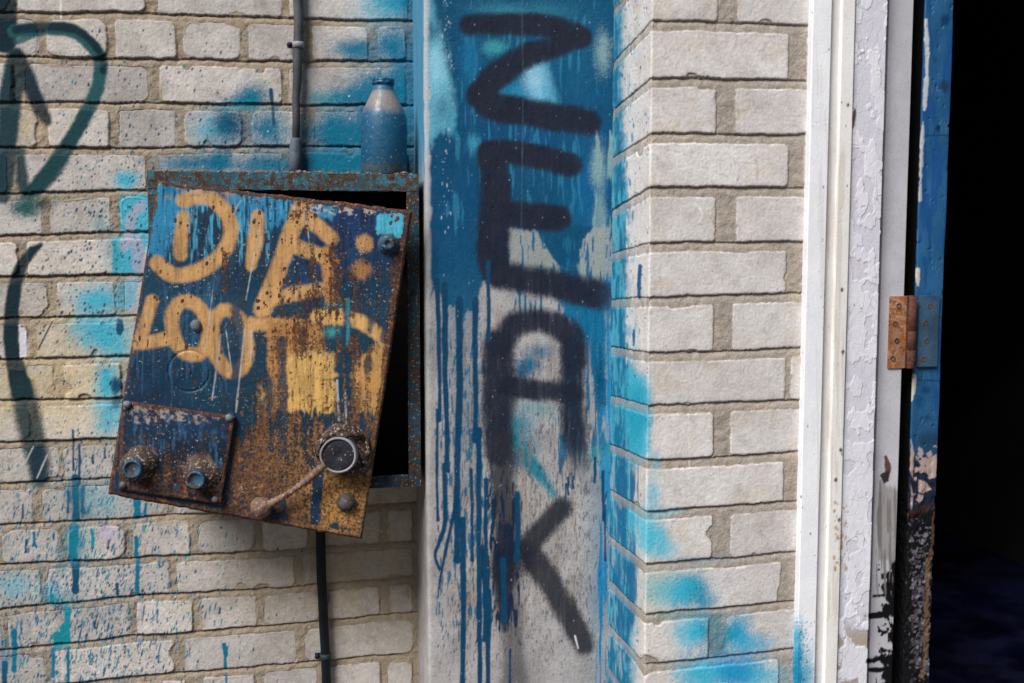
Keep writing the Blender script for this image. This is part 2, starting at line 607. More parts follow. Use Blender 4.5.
MAT_BARREL = rusty_material('rusty_hinge_barrel', L(92, 58, 48), .6, L(42, 26, 24), L(104, 64, 48), .3)
MAT_HINGEBLUE = rusty_material('blue_painted_hinge', L(58, 90, 114), .35, L(48, 40, 36), L(90, 66, 50), .1)
MAT_SCREW = rusty_material('old_screw', L(84, 68, 56), .5, L(34, 24, 20), L(112, 76, 50), .1)


def wood_paint_material(name, white_a, white_b, crack=.5, flake=.5, bumpy=.3):
    m = NM(name, .5)
    a = m.mix(m.ramp(m.noise(10, 5, .65), .3, .7), white_a, white_b)
    a = m.mix(m.ramp(m.noise(1, 5, .7, (110, 110, 10)), .58, .8, 0, .25), a, L(188, 176, 160))
    cr = m.voro(46, 'DISTANCE_TO_EDGE', (1.6, 1.6, .8))
    cm = m.math('MULTIPLY', m.ramp(cr, .0, .035, 1, 0), m.ramp(m.noise(16, 3), .5, .68))
    a = m.mix(m.math('MULTIPLY', cm, crack), a, L(120, 108, 98))
    sp = m.ramp(m.noise(230, 2, .5), .70, .76, 0, flake)
    a = m.mix(sp, a, L(112, 92, 76))
    c = m.over(a, m.attr('paint'))
    fine = m.noise(240, 4, .6)
    c = m.mix(1.0, c, m.gray(m.ramp(fine, .2, .8, .94, 1.04)), 'MULTIPLY')
    h = m.math('ADD', m.noise(70, 5, .6), m.math('MULTIPLY', m.ramp(cr, 0, .05), .5))
    return m.done(c, .48, m.bump(h, .0008, bumpy))


MAT_CASING = wood_paint_material('white_gloss_casing', L(228, 228, 230), L(240, 240, 240), .1, .2)
MAT_MOULD = wood_paint_material('cream_moulding', L(224, 220, 213), L(234, 231, 226), .1, .2)
MAT_PEEL = wood_paint_material('peeling_white_jamb', L(214, 213, 217), L(228, 227, 230), .85, .4, .5)
MAT_STOP = wood_paint_material('grey_white_stop', L(176, 174, 178), L(194, 192, 195), .15, .35)
MAT_BLUEDOOR = wood_paint_material('blue_gloss_door', L(28, 76, 114), L(42, 94, 134), .1, .1)


def plain_noise(name, a, b, scale=20, rough=.8, bump=.001):
    m = NM(name, rough)
    c = m.mix(m.ramp(m.noise(scale, 6, .7), .3, .7), a, b)
    return m.done(c, rough, m.bump(m.noise(scale * 8, 4), bump, .8))


MAT_PAVE = plain_noise('worn_asphalt', L(82, 80, 78), L(104, 100, 96), 14, .9, .002)
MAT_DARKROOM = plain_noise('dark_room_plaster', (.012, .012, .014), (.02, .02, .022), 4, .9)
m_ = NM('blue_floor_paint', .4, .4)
MAT_BLUEFLOOR = m_.done(m_.mix(m_.ramp(m_.noise(2.5, 7, .75), .35, .68), L(4, 5, 20), L(14, 18, 66)), m_.ramp(m_.noise(5, 5), .35, .65, .3, .7), m_.bump(m_.noise(6, 8, .7, (1, 2, 1), .6), .03, .7))

# ------------------------------------------------------------------ layout planes
Y_WALL, Y_CONC, Y_PIL, Y_BOX = 2.178, 1.985, 1.757, 1.997
X_CL = at(426, 341, Y_CONC)[0]             # left face of the concrete pilaster
X_PL = at(648, 341, Y_PIL)[0]              # corner of the brick pillar
X_PR = at(803, 341, Y_PIL)[0] + 0.05       # pillar runs on behind the casing


def lines(lo, hi, flo, fhi, fine, coarse):
    parts = []
    if flo > lo: parts.append(np.linspace(lo, flo, max(2, int((flo - lo) / coarse)))[:-1])
    parts.append(np.linspace(flo, fhi, int((fhi - flo) / fine)))
    if hi > fhi: parts.append(np.linspace(fhi, hi, max(2, int((hi - fhi) / coarse)))[1:])
    return np.concatenate(parts)


def brick_field(s, z, S, Z, J, t, bricks, seed=0, wob=1.0):
    """J: list of (s_nodes, z_nodes) curves (undersides of brick courses, top down); bricks[k]: sorted [(s0,s1)] between J[k] and J[k+1].
    returns signed distance into the brick (m), brick id, place in the bed joint (1 right under the upper brick)."""
    nz1 = (fbm(S / .016, Z / .016, seed, 3) - .5) * .0036 * wob
    nz2 = (fbm(S / .016 + 91, Z / .016 + 37, seed + 5, 3) - .5) * .0036 * wob
    big = (fbm(S / .09, Z / .09, seed + 8, 2) - .5) * .006 * wob
    Sd = S + nz1 + (fbm(S / .005, Z / .005, seed + 31, 2) - .5) * .0018
    Zd = Z + nz2 + big + (fbm(S / .005 + 9, Z / .005, seed + 37, 2) - .5) * .0018
    D = np.full(S.shape, -.01, np.float32)
    ID = np.zeros(S.shape, np.float32)
    TJ = np.zeros(S.shape, np.float32)
    curves = [np.interp(s, a, b)[:, None] for a, b in J]
    for k in range(len(J) - 1):
        up, lo = curves[k], curves[k + 1]
        mk = (Zd <= up) & (Zd > lo)
        if not mk.any(): continue
        top = np.broadcast_to(up - t, S.shape)[mk]
        bot = np.broadcast_to(lo, S.shape)[mk]
        sd, zd = Sd[mk], Zd[mk]
        dz = np.minimum(top - zd, zd - bot)
        B = np.array(bricks[k])
        i = np.clip(np.searchsorted(B[:, 0], sd) - 1, 0, len(B) - 1)
        ds = np.minimum(sd - B[i, 0], B[i, 1] - sd)
        rid = _hash(i + 13 * k, i * 0 + k * 7 + seed, 77)
        rc = .005 + .017 * _hash(i + 5 * k, i * 0 + k * 3 + seed, 33) ** 2 * (wob ** 4)
        qx, qz = rc - ds, rc - dz
        d = -(np.hypot(np.maximum(qx, 0), np.maximum(qz, 0)) + np.minimum(np.maximum(qx, qz), 0) - rc)
        D[mk] = d
        ID[mk] = rid
        TJ[mk] = np.clip((zd - top) / t, 0, 1)
    chip = fbm(S / .045 + 11, Z / .045 + 5, seed + 21, 2)
    D = D - np.clip(chip - .76, 0, 1) * .09 * wob
    return D, ID, TJ


# ================================================================== LEFT BRICK WALL
PXN = [-420, 0, 140, 280, 412, 470]
JPX = [(-33, -32, -27, -25), (10.5, 12.5, 17.5, 20), (55, 58.5, 60, 61), (101.5, 101.5, 104, 104), (147, 147, 145.7, 145.7),
       (192, 190, 189, 188), (234.5, 231, 230, 229), (276.5, 273, 271, 270), (318.5, 314, 311, 309), (359, 354.5, 351, 348),
       (399.5, 396, 391, 388), (442, 437, 431, 427), (484, 477, 470, 464), (524, 517, 509, 502), (564.5, 556.5, 550.5, 540),
       (609, 595, 587.5, 576.5), (650, 635.5, 624.5, 611.5), (690, 676, 663.5, 652.5), (731, 715, 702, 691)]
# courses between successive lines: kind (S stretchers / H headers) and the brick edges seen
ROWS = [('S', [(17, 145), (157, 281), (289, 408)]), ('H', [(-18, 38), (46, 107), (115, 176), (183, 241), (248, 303), (312, 368), (378, 406)]),
        ('S', [(-110, 14), (25, 149), (159, 282), (289, 406)]), ('H', [(-20, 39), (48, 109), (119, 176), (184, 242), (252, 306), (315, 372), (380, 408)]),
        ('S', [(-118, 7), (17, 146.5), (157, 280), (290, 408)]), ('H', [(-15, 42), (50, 111), (120, 178), (187, 245)]),
        ('S', [(-108, 18), (27, 150)]), ('H', [(-12, 48), (57, 115), (124, 182)]), ('S', [(-102, 27), (37, 160)]), ('H', [(-8, 54), (64, 121), (129, 187)]),
        ('S', [(-95, 30), (38, 162)]), ('H', [(-4, 60), (63, 124), (132, 190)]), ('S', [(-92, 33), (41, 165), (173, 290)]),
        ('H', [(1, 59), (67, 125), (133, 190), (198, 255), (262, 308), (317, 381), (388, 413)]), ('S', [(-82, 41), (47.5, 170), (177, 295), (303, 414)]),
        ('H', [(-60, 2), (7, 130), (137, 193), (200, 257), (264, 320), (327, 380), (390, 413)]), ('S', [(-85, 45), (51, 175), (183, 297), (305, 414)]),
        ('H', [(-10, 50), (58, 118), (127, 186), (204, 255), (264, 318), (325, 381), (388, 413)])]


def extrap(v):
    a, b, c, d = v
    return [a - (b - a) * 3.0 * .75, a, b, c, d, d + (d - c) * .4]


Jw, JY = [], []
for v in JPX:
    pts = [at(px, py, Y_WALL) for px, py in zip(PXN, extrap(v))]
    Jw.append((np.array([p[0] for p in pts]), np.array([p[2] for p in pts])))
    JY.append(extrap(v))
Bw = []
for k, (kind, row) in enumerate(ROWS):
    my = (JPX[k][1] + JPX[k + 1][1]) / 2
    row = list(row)
    w_, g_ = (124, 8) if kind == 'S' else (58, 8)
    while row[0][0] > -420:
        b = row[0][0] - g_ - random.uniform(-1.5, 1.5); row.insert(0, (b - w_, b))
    while row[-1][1] < 395:
        a = row[-1][1] + g_; row.append((a, min(a + w_, 440)))
    Bw.append([(at(a, my, Y_WALL)[0], at(b, my, Y_WALL)[0]) for a, b in row])
dz_ = .0865
n_up = 14
for i in range(n_up):                                      # the wall goes on above and below the picture
    Jw.insert(0, (Jw[0][0], Jw[0][1] + dz_)); Bw.insert(0, [tuple(b) for b in Bw[1]])
for i in range(8):
    Jw.append((Jw[-1][0], Jw[-1][1] - dz_)); Bw.append([tuple(b) for b in Bw[-2]])

xa = lines(-1.35, X_CL + .02, at(-6, 341, Y_WALL)[0] - .02, X_CL + .02, .0014, .006)
za = lines(0, 2.75, at(200, 690, Y_WALL)[2] - .03, at(200, -6, Y_WALL)[2] + .03, .0014, .006)
S, Z = np.meshgrid(xa, za, indexing='ij')
D, ID, TJ = brick_field(xa, za, S, Z, Jw, .0145, Bw, 3)
P0 = np.stack([S, np.full(S.shape, Y_WALL), Z], 2)
px, py = project(P0)
brick = ss(-.0007, .0009, D)
face = (fbm(S / .05, Z / .05, 41, 4) - .5) * .0018 + (fbm(S / .004, Z / .004, 43, 2) - .5) * .0007 + (ID - .5) * .003
edge = -(1 - ss(0, .003, D)) * .0011
pit = -np.clip(fbm(S / .004, Z / .004, 44, 2) - .86, 0, 1) * .014
mort = -.0022 - .0065 * TJ ** 3.0 + (fbm(S / .012, Z / .012, 46, 3) - .5) * .004
h = np.where(D > 0, face + edge + pit, mort)
h = h * brick + mort * (1 - brick)
smear = ss(.58, .72, fbm(S / .11, Z / .07, 61, 3)) * (1 - ss(.002, .006, D))     # mortar squeezed out over some edges
h = np.maximum(h, -.0035 * smear + (smear - 1) * .02)

cw = Canvas(-30, -30, 432, 715)
GD, GM = L(12, 38, 48), L(26, 82, 84)
BL, BD, CY, LI, TE = L(0, 106, 134), L(0, 70, 100), L(66, 172, 194), L(190, 172, 198), L(16, 134, 146)
# blue over-spray of the corner round the bottle
for b in [(402, 2, 24, 20, BL, .95), (385, 8, 30, 20, CY, .35), (356, 49, 22, 9, BL, .8), (393, 46, 17, 20, BL, .95), (368, 56, 26, 8, BL, .5),
          (392, 90, 36, 22, BL, .95), (352, 96, 30, 12, BL, .75), (322, 99, 18, 8, TE, .55), (340, 130, 38, 17, BL, .85), (385, 128, 34, 24, BL, .9),
          (360, 164, 70, 12, BL, .9), (318, 160, 22, 12, BL, .6), (250, 97, 14, 12, BL, .85), (246, 101, 20, 7, BL, .7), (268, 130, 20, 19, BL, .85),
          (222, 127, 20, 20, BL, .9), (227, 124, 14, 12, BD, .9), (204, 130, 16, 17, CY, .35), (196, 164, 36, 9, BL, .75), (218, 162, 14, 11, BL, .8),
          (262, 164, 26, 10, BL, .55), (408, 120, 10, 130, BL, .8), (410, 60, 8, 60, BD, .4), (238, 106, 30, 5, TE, .4)]:
    cw.blob(b[0], b[1], b[2], b[3], b[4], b[5], p=1.15)
cw.stroke([(271, 90), (272, 104)], 3.6, BD, .9, .8, .4, 0)
cw.stroke([(273, 108), (274, 124)], 3, BD, .7, .8, .4, 0)
for b in [(362, 160, 56, 16, BL, .9), (380, 112, 40, 40, BL, .6), (345, 140, 36, 22, BL, .7), (400, 70, 14, 50, BL, .7), (290, 166, 50, 8, BL, .6)]:
    cw.blob(*b, p=1.3)
# cyan and lilac brushwork beside the cabinet
cw.poly([(119, 196), (160, 194), (150, 235), (121, 234)], CY, .85, 1.5, 2, 6)
cw.poly([(113, 238), (150, 236), (140, 275), (112, 272)], CY, .85, 1.5, 2.5, 6)
cw.stroke([(142, 205), (133, 215), (129, 232)], 10, L(176, 164, 182), .5, 2.5, 2.4, .3)
cw.stroke([(124, 244), (132, 240), (138, 250), (139, 268)], 13, L(176, 164, 182), .5, 2.5, 2.6, .3)
cw.stroke([(133, 282), (129, 305)], 12, L(180, 168, 186), .5, 2.5, 2.4, .3)
cw.poly([(118, 280), (140, 278), (134, 308), (117, 308)], CY, .4, 2, 2, 6)
for b in [(97, 302, 26, 13, CY, .85), (104, 336, 26, 19, CY, .85), (88, 325, 18, 14, CY, .5), (120, 350, 14, 12, CY, .6), (108, 384, 14, 20, CY, .7),
          (110, 412, 18, 14, CY, .65), (108, 428, 14, 10, CY, .4), (100, 225, 10, 12, TE, .25), (112, 250, 10, 18, TE, .3), (127, 180, 12, 9, CY, .9),
          (68, 600, 16, 9, TE, .3), (50, 590, 12, 8, CY, .4), (14, 585, 18, 14, CY, .35)]:
    cw.blob(*b, p=1.2)
cw.stroke([(106, 372), (107, 392)], 6, CY, .9, 1, .8, .1)
cw.blob(117, 386, 7, 8, BD, .95, 2.2)
cw.blob(120, 327, 4, 8, BD, .8, 1.6, edge=.2)
cw.blob(116, 402, 5, 7, BD, .6, 1.6)
# droplets
def dn1(x, y):
    a = math.exp(-((x - 115) / 48) ** 2 - ((y - 195) / 55) ** 2)
    b = math.exp(-((x - 95) / 60) ** 2) * (.75 if y > 430 else .28)
    c = .5 * math.exp(-((x - 240) / 60) ** 2 - ((y - 150) / 60) ** 2)
    d = .75 * math.exp(-((x - 40) / 120) ** 2) if y > 565 else 0
    return min(1, .05 + a + b + c + d) * (1 if x < 330 else .15)
cw.specks(16000, (-10, 30, 330, 690), [BD, L(14, 70, 104), L(22, 60, 86), TE], (.32, 1.15), (.8, 2.2), -.25, .95, dn1)
def dn2(x, y):
    return math.exp(-((x - 90) / 85) ** 2) * ss(420, 520, np.float64(y))
cw.specks(5200, (-10, 420, 300, 700), [BD, L(14, 92, 132), L(40, 120, 152), TE], (.3, .95), (2.5, 7), -.22, .95, dn2)
cw.specks(160, (20, 230, 120, 340), [L(30, 60, 82), L(40, 60, 70)], (.6, 1.6), (.8, 1.6), -.3, .8)
cw.specks(300, (-10, 60, 420, 690), [L(226, 222, 214)], (.3, .9), (.9, 1.6), 0, .8)
# thick blue runs below
for x, y0, y1, w, c in [(75, 478, 518, 7, BD), (83, 488, 512, 4, BD), (68, 492, 512, 3, BD), (74, 528, 560, 9.5, BL), (75, 564, 590, 7.5, BD), (69, 610, 642, 4, TE),
                        (57, 636, 645, 9, TE), (63, 628, 643, 7, TE), (66, 606, 644, 4, TE), (53, 650, 676, 4, BL), (68, 650, 690, 3, BL), (137, 500, 516, 7.5, BL), (146, 504, 514, 3, BL),
                        (136, 538, 555, 4.5, BL), (138, 560, 594, 4.5, BL), (117, 584, 594, 3, BD), (14, 632, 646, 6, BL), (5, 664, 690, 6, BD), (14, 650, 670, 5, BL),
                        (21, 623, 634, 2, BL), (224, 645, 668, 3.6, BL), (227, 648, 656, 2.6, BL), (226, 674, 690, 2, BL), (220, 608, 613, 2.2, BD), (158, 610, 622, 2, BL),
                        (26, 540, 552, 2, BD), (23, 505, 518, 2, BD), (109, 540, 548, 2, BD), (95, 622, 628, 2, BD), (159, 655, 662, 2, BL), (79, 445, 484, 2.4, BD), (52, 596, 601, 4, TE),
                        (93, 455, 463, 2, BD), (105, 450, 458, 2, BD), (34, 533, 545, 3, BL), (92, 530, 545, 3, TE), (73, 430, 470, 2, BD)]:
    cw.drip(x, y0, y1, w, c, .92)
for b in [(76, 498, 11, 16, BD, .6), (84, 512, 8, 8, BD, .4), (74, 545, 7, 16, BL, .5), (75, 545, 16, 18, TE, .3), (60, 560, 8, 14, BL, .25), (52, 600, 9, 5, TE, .5), (100, 500, 30, 20, CY, .2), (5, 655, 14, 20, BL, .3)]:
    cw.blob(*b, p=1.1)
cw.blob(108, 533, 8, 8, LI, .5, 1.4)
# dark green heart
hs = dict(dens=.25, alpha=.93, soft=1.8, rough=.7, spray=.25)
cw.stroke([(4, -34), (5, 10), (5, 41)], 23, GD, .97, 2.0, .7, .2)
cw.stroke([(17, 41), (27, 37), (38, 33)], 7, GM, .7, 2, .6, .3)
cw.stroke([(14, 31), (38, 29), (58, 29), (76, 33), (91, 45), (100, 60), (100, 74), (96, 92), (84, 116), (73, 137), (58, 160), (44, 178), (30, 194)], 13, GM, .9, 2.0, .8, .25)
cw.stroke([(16, 29.5, 8), (40, 27.5, 9), (60, 27, 9), (78, 31, 8), (93, 43, 7), (102, 58, 6), (103, 72, 5)], 8, GD, .85, 2.2, .6, .2)
cw.stroke([(90, 108, 12), (80, 126, 14), (66, 148, 16), (52, 170, 18), (36, 188, 16)], 14, L(22, 62, 66), .75, 2.5, .8, .3)
cw.stroke([(10.5, 42), (10.6, 52)], 2.5, GD, .95, .8, .2, 0)
cw.stroke([(15, 56, 16), (14, 75, 22), (10, 98, 22), (9, 120, 20), (7, 146, 19), (5, 172, 18), (3, 196, 14)], 18, L(18, 52, 60), .9, 3, .8, .3)
cw.stroke([(18, 56, 12), (25, 72, 15), (33, 92, 15), (41, 110, 14), (48, 122, 8)], 14, GD, .88, 3, .8, .3)
cw.stroke([(13, 60), (12, 98)], 5, L(6, 20, 28), .8, 1.5, .4, .2)
cw.stroke([(20, 152, 10), (22, 180, 12), (26, 195, 12)], 12, L(18, 52, 58), .8, 3, .8, .3)
cw.blob(26, 207, 17, 11, L(28, 84, 82), .9, 1.6)
cw.blob(44, 203, 12, 7, L(40, 50, 50), .5)
# curved stroke
cw.stroke([(41, 245, 4), (32, 252, 9), (23, 264, 11), (16, 282, 13), (12, 308, 14), (11, 340, 15), (15, 365, 17), (22, 392, 22)], 13, GD, .93, 1.8, .7, .25)
cw.stroke([(22, 388, 22), (28, 415, 26), (34, 442, 24), (38, 462, 22), (40, 478, 18)], 24, L(24, 52, 56), .78, 5, .8, .4)
cw.stroke([(36, 447), (38, 476)], 14, L(14, 44, 58), .6, 4, .8, .4)
for a, b in [((33, 447), (24, 465)), ((47, 455), (37, 478))]:
    cw.stroke([a, b], 1.2, L(176, 178, 178), .7, .6, .2, 0)
cw.stroke([(52, 322), (38, 350)], 1.6, L(58, 56, 60), .8, .6, .2, 0)
cw.poly([(19, 325), (27, 331), (27, 356), (20, 358)], L(212, 208, 214), .9, 1, 1)
cw.poly([(30, 0), (31, 0), (31, 20), (30, 20)], L(220, 220, 220), .0)
cw.stroke([(60.5, -10), (60.8, 18)], 1.3, L(232, 230, 226), .8, .5, .1, 0)
paint = cw.sample(px, py)
# the oldest paint sits less densely in the recessed mortar
paint *= (0.92 + 0.08 * brick)[..., None]
yel = ss(.42, .72, fbm(S / .16, Z / .13, 71, 3)) * np.exp(-((px - 70) / 95) ** 2 - ((py - 380) / 90) ** 2) * 1.3 + .5 * np.exp(-((px - 70) / 80) ** 2 - ((py - 385) / 75) ** 2) + .12 * ID
yel_patch = np.exp(-((px - 345) / 95) ** 2 - ((py - 560) / 75) ** 2) * (.55 + .6 * fbm(S / .06, Z / .05, 75, 3))  # yellow tint over the bricks below the cabinet
yel = np.clip(yel + yel_patch + .85 * np.exp(-((px - 30) / 18) ** 2 - ((py - 128) / 18) ** 2), 0, 1)
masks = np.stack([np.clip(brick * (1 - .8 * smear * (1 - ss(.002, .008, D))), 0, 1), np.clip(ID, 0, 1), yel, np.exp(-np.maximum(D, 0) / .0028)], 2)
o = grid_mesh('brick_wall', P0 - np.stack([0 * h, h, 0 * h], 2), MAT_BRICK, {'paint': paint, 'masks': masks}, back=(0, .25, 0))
tag(o, 'white brick wall with dark green heart and blue splashes behind the rusty cabinet', 'wall', kind='thing')


# ================================================================== profile sheets (plan polyline extruded upwards)
def plan(points, step, r=0.0):
    """resampled plan polyline with rounded corners: positions (n,2), outward normals (n,2) (to the left of travel reversed), arc length."""
    pts = [np.array(p, float) for p in points]
    out = [pts[0]]
    for i in range(1, len(pts) - 1):
        rr = r[i] if isinstance(r, dict) else r
        if isinstance(r, dict): rr = r.get(i, 0.0008)
        a, b, c = pts[i - 1], pts[i], pts[i + 1]
        u, v = (a - b) / np.linalg.norm(a - b), (c - b) / np.linalg.norm(c - b)
        rr = min(rr, .45 * np.linalg.norm(a - b), .45 * np.linalg.norm(c - b))
        for t in np.linspace(0, 1, 7):
            out.append((b + u * rr) * (1 - t) ** 2 + 2 * b * t * (1 - t) + (b + v * rr) * t * t)
    out.append(pts[-1])
    out = np.array(out)
    seg = np.linalg.norm(np.diff(out, axis=0), axis=1)
    s = np.concatenate([[0], np.cumsum(seg)])
    keep = np.concatenate([[True], np.diff(s) > 1e-9])
    out, s = out[keep], s[keep]
    st = np.unique(np.concatenate([np.arange(0, s[-1], step), s]))
    x, y = np.interp(st, s, out[:, 0]), np.interp(st, s, out[:, 1])
    tx, ty = np.gradient(x, st), np.gradient(y, st)
    l = np.hypot(tx, ty)
    return x, y, ty / l, -tx / l, st          # normal = right-hand side of travel


def profile_sheet(points, z, step, r):
    x, y, nx, ny, s = plan(points, step, r)
    P = np.stack([np.broadcast_to(x[:, None], (len(x), len(z))), np.broadcast_to(y[:, None], (len(x), len(z))),
                  np.broadcast_to(z[None], (len(x), len(z)))], 2)
    N = np.stack([np.broadcast_to(nx[:, None], P.shape[:2]), np.broadcast_to(ny[:, None], P.shape[:2]), np.zeros(P.shape[:2])], 2)
    return P.copy(), N, s


# ================================================================== CONCRETE PILASTER
zc = lines(0, 2.75, at(500, 690, Y_CONC)[2] - .02, at(500, -6, Y_CONC)[2] + .02, .0014, .01)
P, N, s = profile_sheet([(X_CL, Y_WALL + .05), (X_CL, Y_CONC), (X_PL + .05, Y_CONC)], zc, .0014, .009)
px, py = project(P)
cc = Canvas(395, -25, 665, 710)
NV, DB, MB, LB = L(27, 32, 48), L(0, 72, 105), L(2, 88, 122), L(104, 184, 206)
PALE = L(128, 160, 160)
front = [(404, -30), (660, -30), (660, 246), (604, 238), (600, 262), (592, 300), (588, 345), (578, 330), (560, 268), (545, 262), (520, 256), (508, 272), (482, 280),
         (478, 300), (474, 312), (468, 308), (462, 322), (455, 306), (446, 308), (440, 292), (434, 288), (430, 300), (404, 300)]
cc.poly(front, DB, .97, 1.6, 1.2, 10)
cc.blob(560, 55, 60, 60, MB, .5); cc.blob(455, 220, 30, 60, L(0, 70, 112), .45); cc.blob(590, 190, 26, 60, L(0, 92, 138), .6)
cc.blob(540, 130, 60, 30, L(0, 72, 118), .6)
cc.streaks((428, -20, 612, 240), L(40, 120, 152), .12, .5, (3, 30), 23)
cc.streaks((590, 130, 625, 260), PALE, .02, .8, (3.5, 40), 29)
cc.blob(603, 52, 8, 20, PALE, .8, 1.3); cc.blob(494, 47, 12, 8, L(60, 150, 160), .7, 1.3); cc.blob(505, 10, 30, 8, L(52, 130, 152), .6)
cc.blob(598, 165, 7, 22, PALE, .7, 1.4); cc.blob(600, 215, 6, 26, PALE, .6, 1.3); cc.blob(470, 60, 10, 40, L(10, 104, 148), .5)
cc.blob(540, 12, 40, 8, L(40, 112, 132), .4)
# light wedge at the left edge
cc.poly([(426, -10), (432, 0), (434, 18), (440, 34), (444, 62), (452, 85), (455, 112), (450, 134), (440, 128), (433, 138), (426, 150)], LB, .55, 6, 2.5, 10)
cc.blob(436, 70, 9, 26, L(150, 206, 224), .6); cc.blob(442, 108, 8, 14, DB, .35); cc.blob(432, 30, 8, 12, DB, .5)
cc.poly([(527, 62), (545, 64), (552, 84), (556, 104), (530, 103)], L(96, 168, 198), .6, 7, 2.5, 8)
cc.blob(534, 82, 10, 16, L(150, 200, 220), .6); cc.blob(516, 94, 14, 10, L(40, 140, 180), .5)
cc.blob(474, 143, 6, 9, L(60, 150, 180), .6)
for b in [(455, 330, 26, 60, L(30, 92, 124), .3), (470, 420, 20, 90, L(50, 100, 126), .22), (590, 330, 22, 60, L(12, 96, 130), .45), (600, 560, 14, 110, L(50, 120, 150), .3), (545, 250, 50, 40, L(20, 84, 112), .35)]:
    cc.blob(*b, p=1.1)
# grey patches showing between the bars of the E
cc.poly([(507, 230), (548, 232), (560, 262), (556, 276), (510, 268)], L(146, 150, 146), .85, 2.5, 3, 8)
cc.poly([(588, 228), (610, 224), (608, 292), (585, 290), (578, 262)], L(150, 156, 150), .8, 2.5, 3, 10)
cc.poly([(535, 226), (592, 224), (576, 258), (565, 272), (553, 258)], DB, .95, 1.6, 2.5, 4)
cc.streaks((505, 232, 612, 330), L(14, 96, 130), .06, .8, (2.6, 16), 33)
# blue-green curtain under the E
cc.poly([(560, 300), (604, 300), (604, 380), (605, 420), (602, 404), (596, 392), (590, 352), (580, 330), (566, 318)], L(6, 104, 142), .9, 2.5, 2.5, 14)
cc.streaks((555, 300, 612, 480), L(0, 96, 132), -.02, .8, (2.6, 30), 37)
cc.streaks((596, 260, 625, 690), L(14, 122, 168), -.04, .85, (2.6, 36), 39)
cc.blob(601, 376, 5, 30, DB, .9, 1.4); cc.drip(604, 380, 404, 5, DB)
cc.blob(612, 420, 8, 120, L(40, 142, 180), .55)
cc.streaks((606, 430, 650, 700), L(60, 130, 160), 0.0, .6, (2.2, 20), 41)
# teal sprays in the P
cc.blob(527, 366, 13, 10, L(0, 98, 132), .95, 1.4); cc.blob(538, 352, 12, 7, L(0, 104, 138), .7); cc.blob(522, 374, 8, 6, L(0, 74, 110), .8)
cc.blob(518, 425, 14, 18, L(12, 126, 150), .75); cc.blob(522, 445, 14, 14, L(10, 110, 140), .7)
cc.stroke([(514, 440, 14), (530, 462, 16), (546, 482, 10), (555, 496, 4)], 14, L(14, 122, 140), .85, 5, 1.2, .6)
cc.blob(540, 408, 18, 12, L(80, 150, 160), .35); cc.blob(512, 460, 8, 10, L(0, 70, 104), .8)
cc.blob(597, 455, 18, 10, L(70, 150, 160), .3)
cc.streaks((430, 300, 600, 690), L(132, 108, 88), .15, .3, (2.4, 50), 47, .1)
cc.streaks((430, 320, 620, 690), L(70, 66, 66), .15, .4, (1.4, 6), 49, .06)
cc.streaks((430, 300, 500, 690), L(20, 92, 122), .13, .7, (1.8, 12), 51, .05)
# letters
lt = dict(alpha=.95, soft=3.6, rough=1.0, spray=.3, dens=.3)
cc.stroke([(470, 25, 21), (500, 24, 22), (540, 25, 22), (574, 33, 22), (580, 37, 23)], 22, NV, **lt)
cc.stroke([(580, 37, 20), (558, 46, 22), (524, 57, 24), (496, 76, 26), (480, 94, 26)], 24, NV, **lt)
cc.stroke([(480, 96, 26), (494, 107, 28), (520, 111, 28), (555, 117, 28), (588, 122, 27)], 27, NV, **lt)
cc.stroke([(490, 152, 24), (510, 152, 24), (540, 157, 24), (570, 165, 25)], 24, NV, **lt)
cc.stroke([(492, 156, 27), (495, 190, 31), (495, 225, 32), (493, 255, 32), (496, 272, 28)], 30, NV, **lt)
cc.stroke([(498, 214, 26), (530, 216, 27), (558, 218, 26)], 27, NV, **lt)
cc.stroke([(498, 274, 28), (525, 279, 28), (560, 286, 30), (594, 294, 32)], 29, NV, .93, 5, 1.1, .35, dens=.4)
cc.blob(606, 296, 10, 16, L(40, 50, 70), .5)
cc.stroke([(501, 345, 28), (512, 328, 28), (533, 320, 24), (555, 324, 26), (572, 338, 26), (574, 360, 26)], 26, NV, .9, 4.6, 1.1, .35, dens=.45)
cc.stroke([(498, 345, 32), (498, 380, 34), (498, 420, 32), (499, 452, 28)], 32, NV, .9, 5.0, 1.2, .35, dens=.45)
cc.stroke([(508, 386, 20), (540, 390, 21), (574, 393, 20)], 20, NV, .9, 3.6, 1.0, .3, dens=.35)
cc.stroke([(573, 350, 25), (572, 392, 26), (574, 430, 25), (578, 468, 22)], 25, NV, .82, 4.8, 1.1, .4, fade=(430, 488), dens=.5)
cc.stroke([(500, 445, 27), (504, 490, 26), (506, 530, 26), (506, 570, 28)], 26, L(38, 40, 48), .72, 5, 1.2, .4, dens=.5)
cc.stroke([(506, 560, 28), (510, 610, 27), (513, 650, 28), (516, 700, 30)], 28, L(66, 64, 66), .5, 6, 1.3, .5, dens=.55)
cc.stroke([(504, 530, 16), (503, 575, 22), (504, 600, 14), (504, 630, 5)], 18, L(20, 26, 44), .7, 3, 1.1, .25, dens=.4)
cc.stroke([(563, 507, 21), (545, 526, 20), (526, 549, 22)], 21, L(42, 43, 50), .88, 4.2, 1.0, .4, dens=.35)
cc.stroke([(530, 554, 24), (548, 580, 24), (566, 610, 23), (584, 645, 22)], 23, L(46, 46, 52), .85, 4.4, 1.1, .45, dens=.45)
cc.blob(520, 556, 14, 14, L(28, 30, 44), .8)
cc.stroke([(575, 636), (578, 648)], 1.4, L(214, 212, 210), .9, .5, .2, 0)
cc.streaks((474, 470, 524, 650), L(12, 36, 62), .08, .85, (2.2, 14), 43, .05)
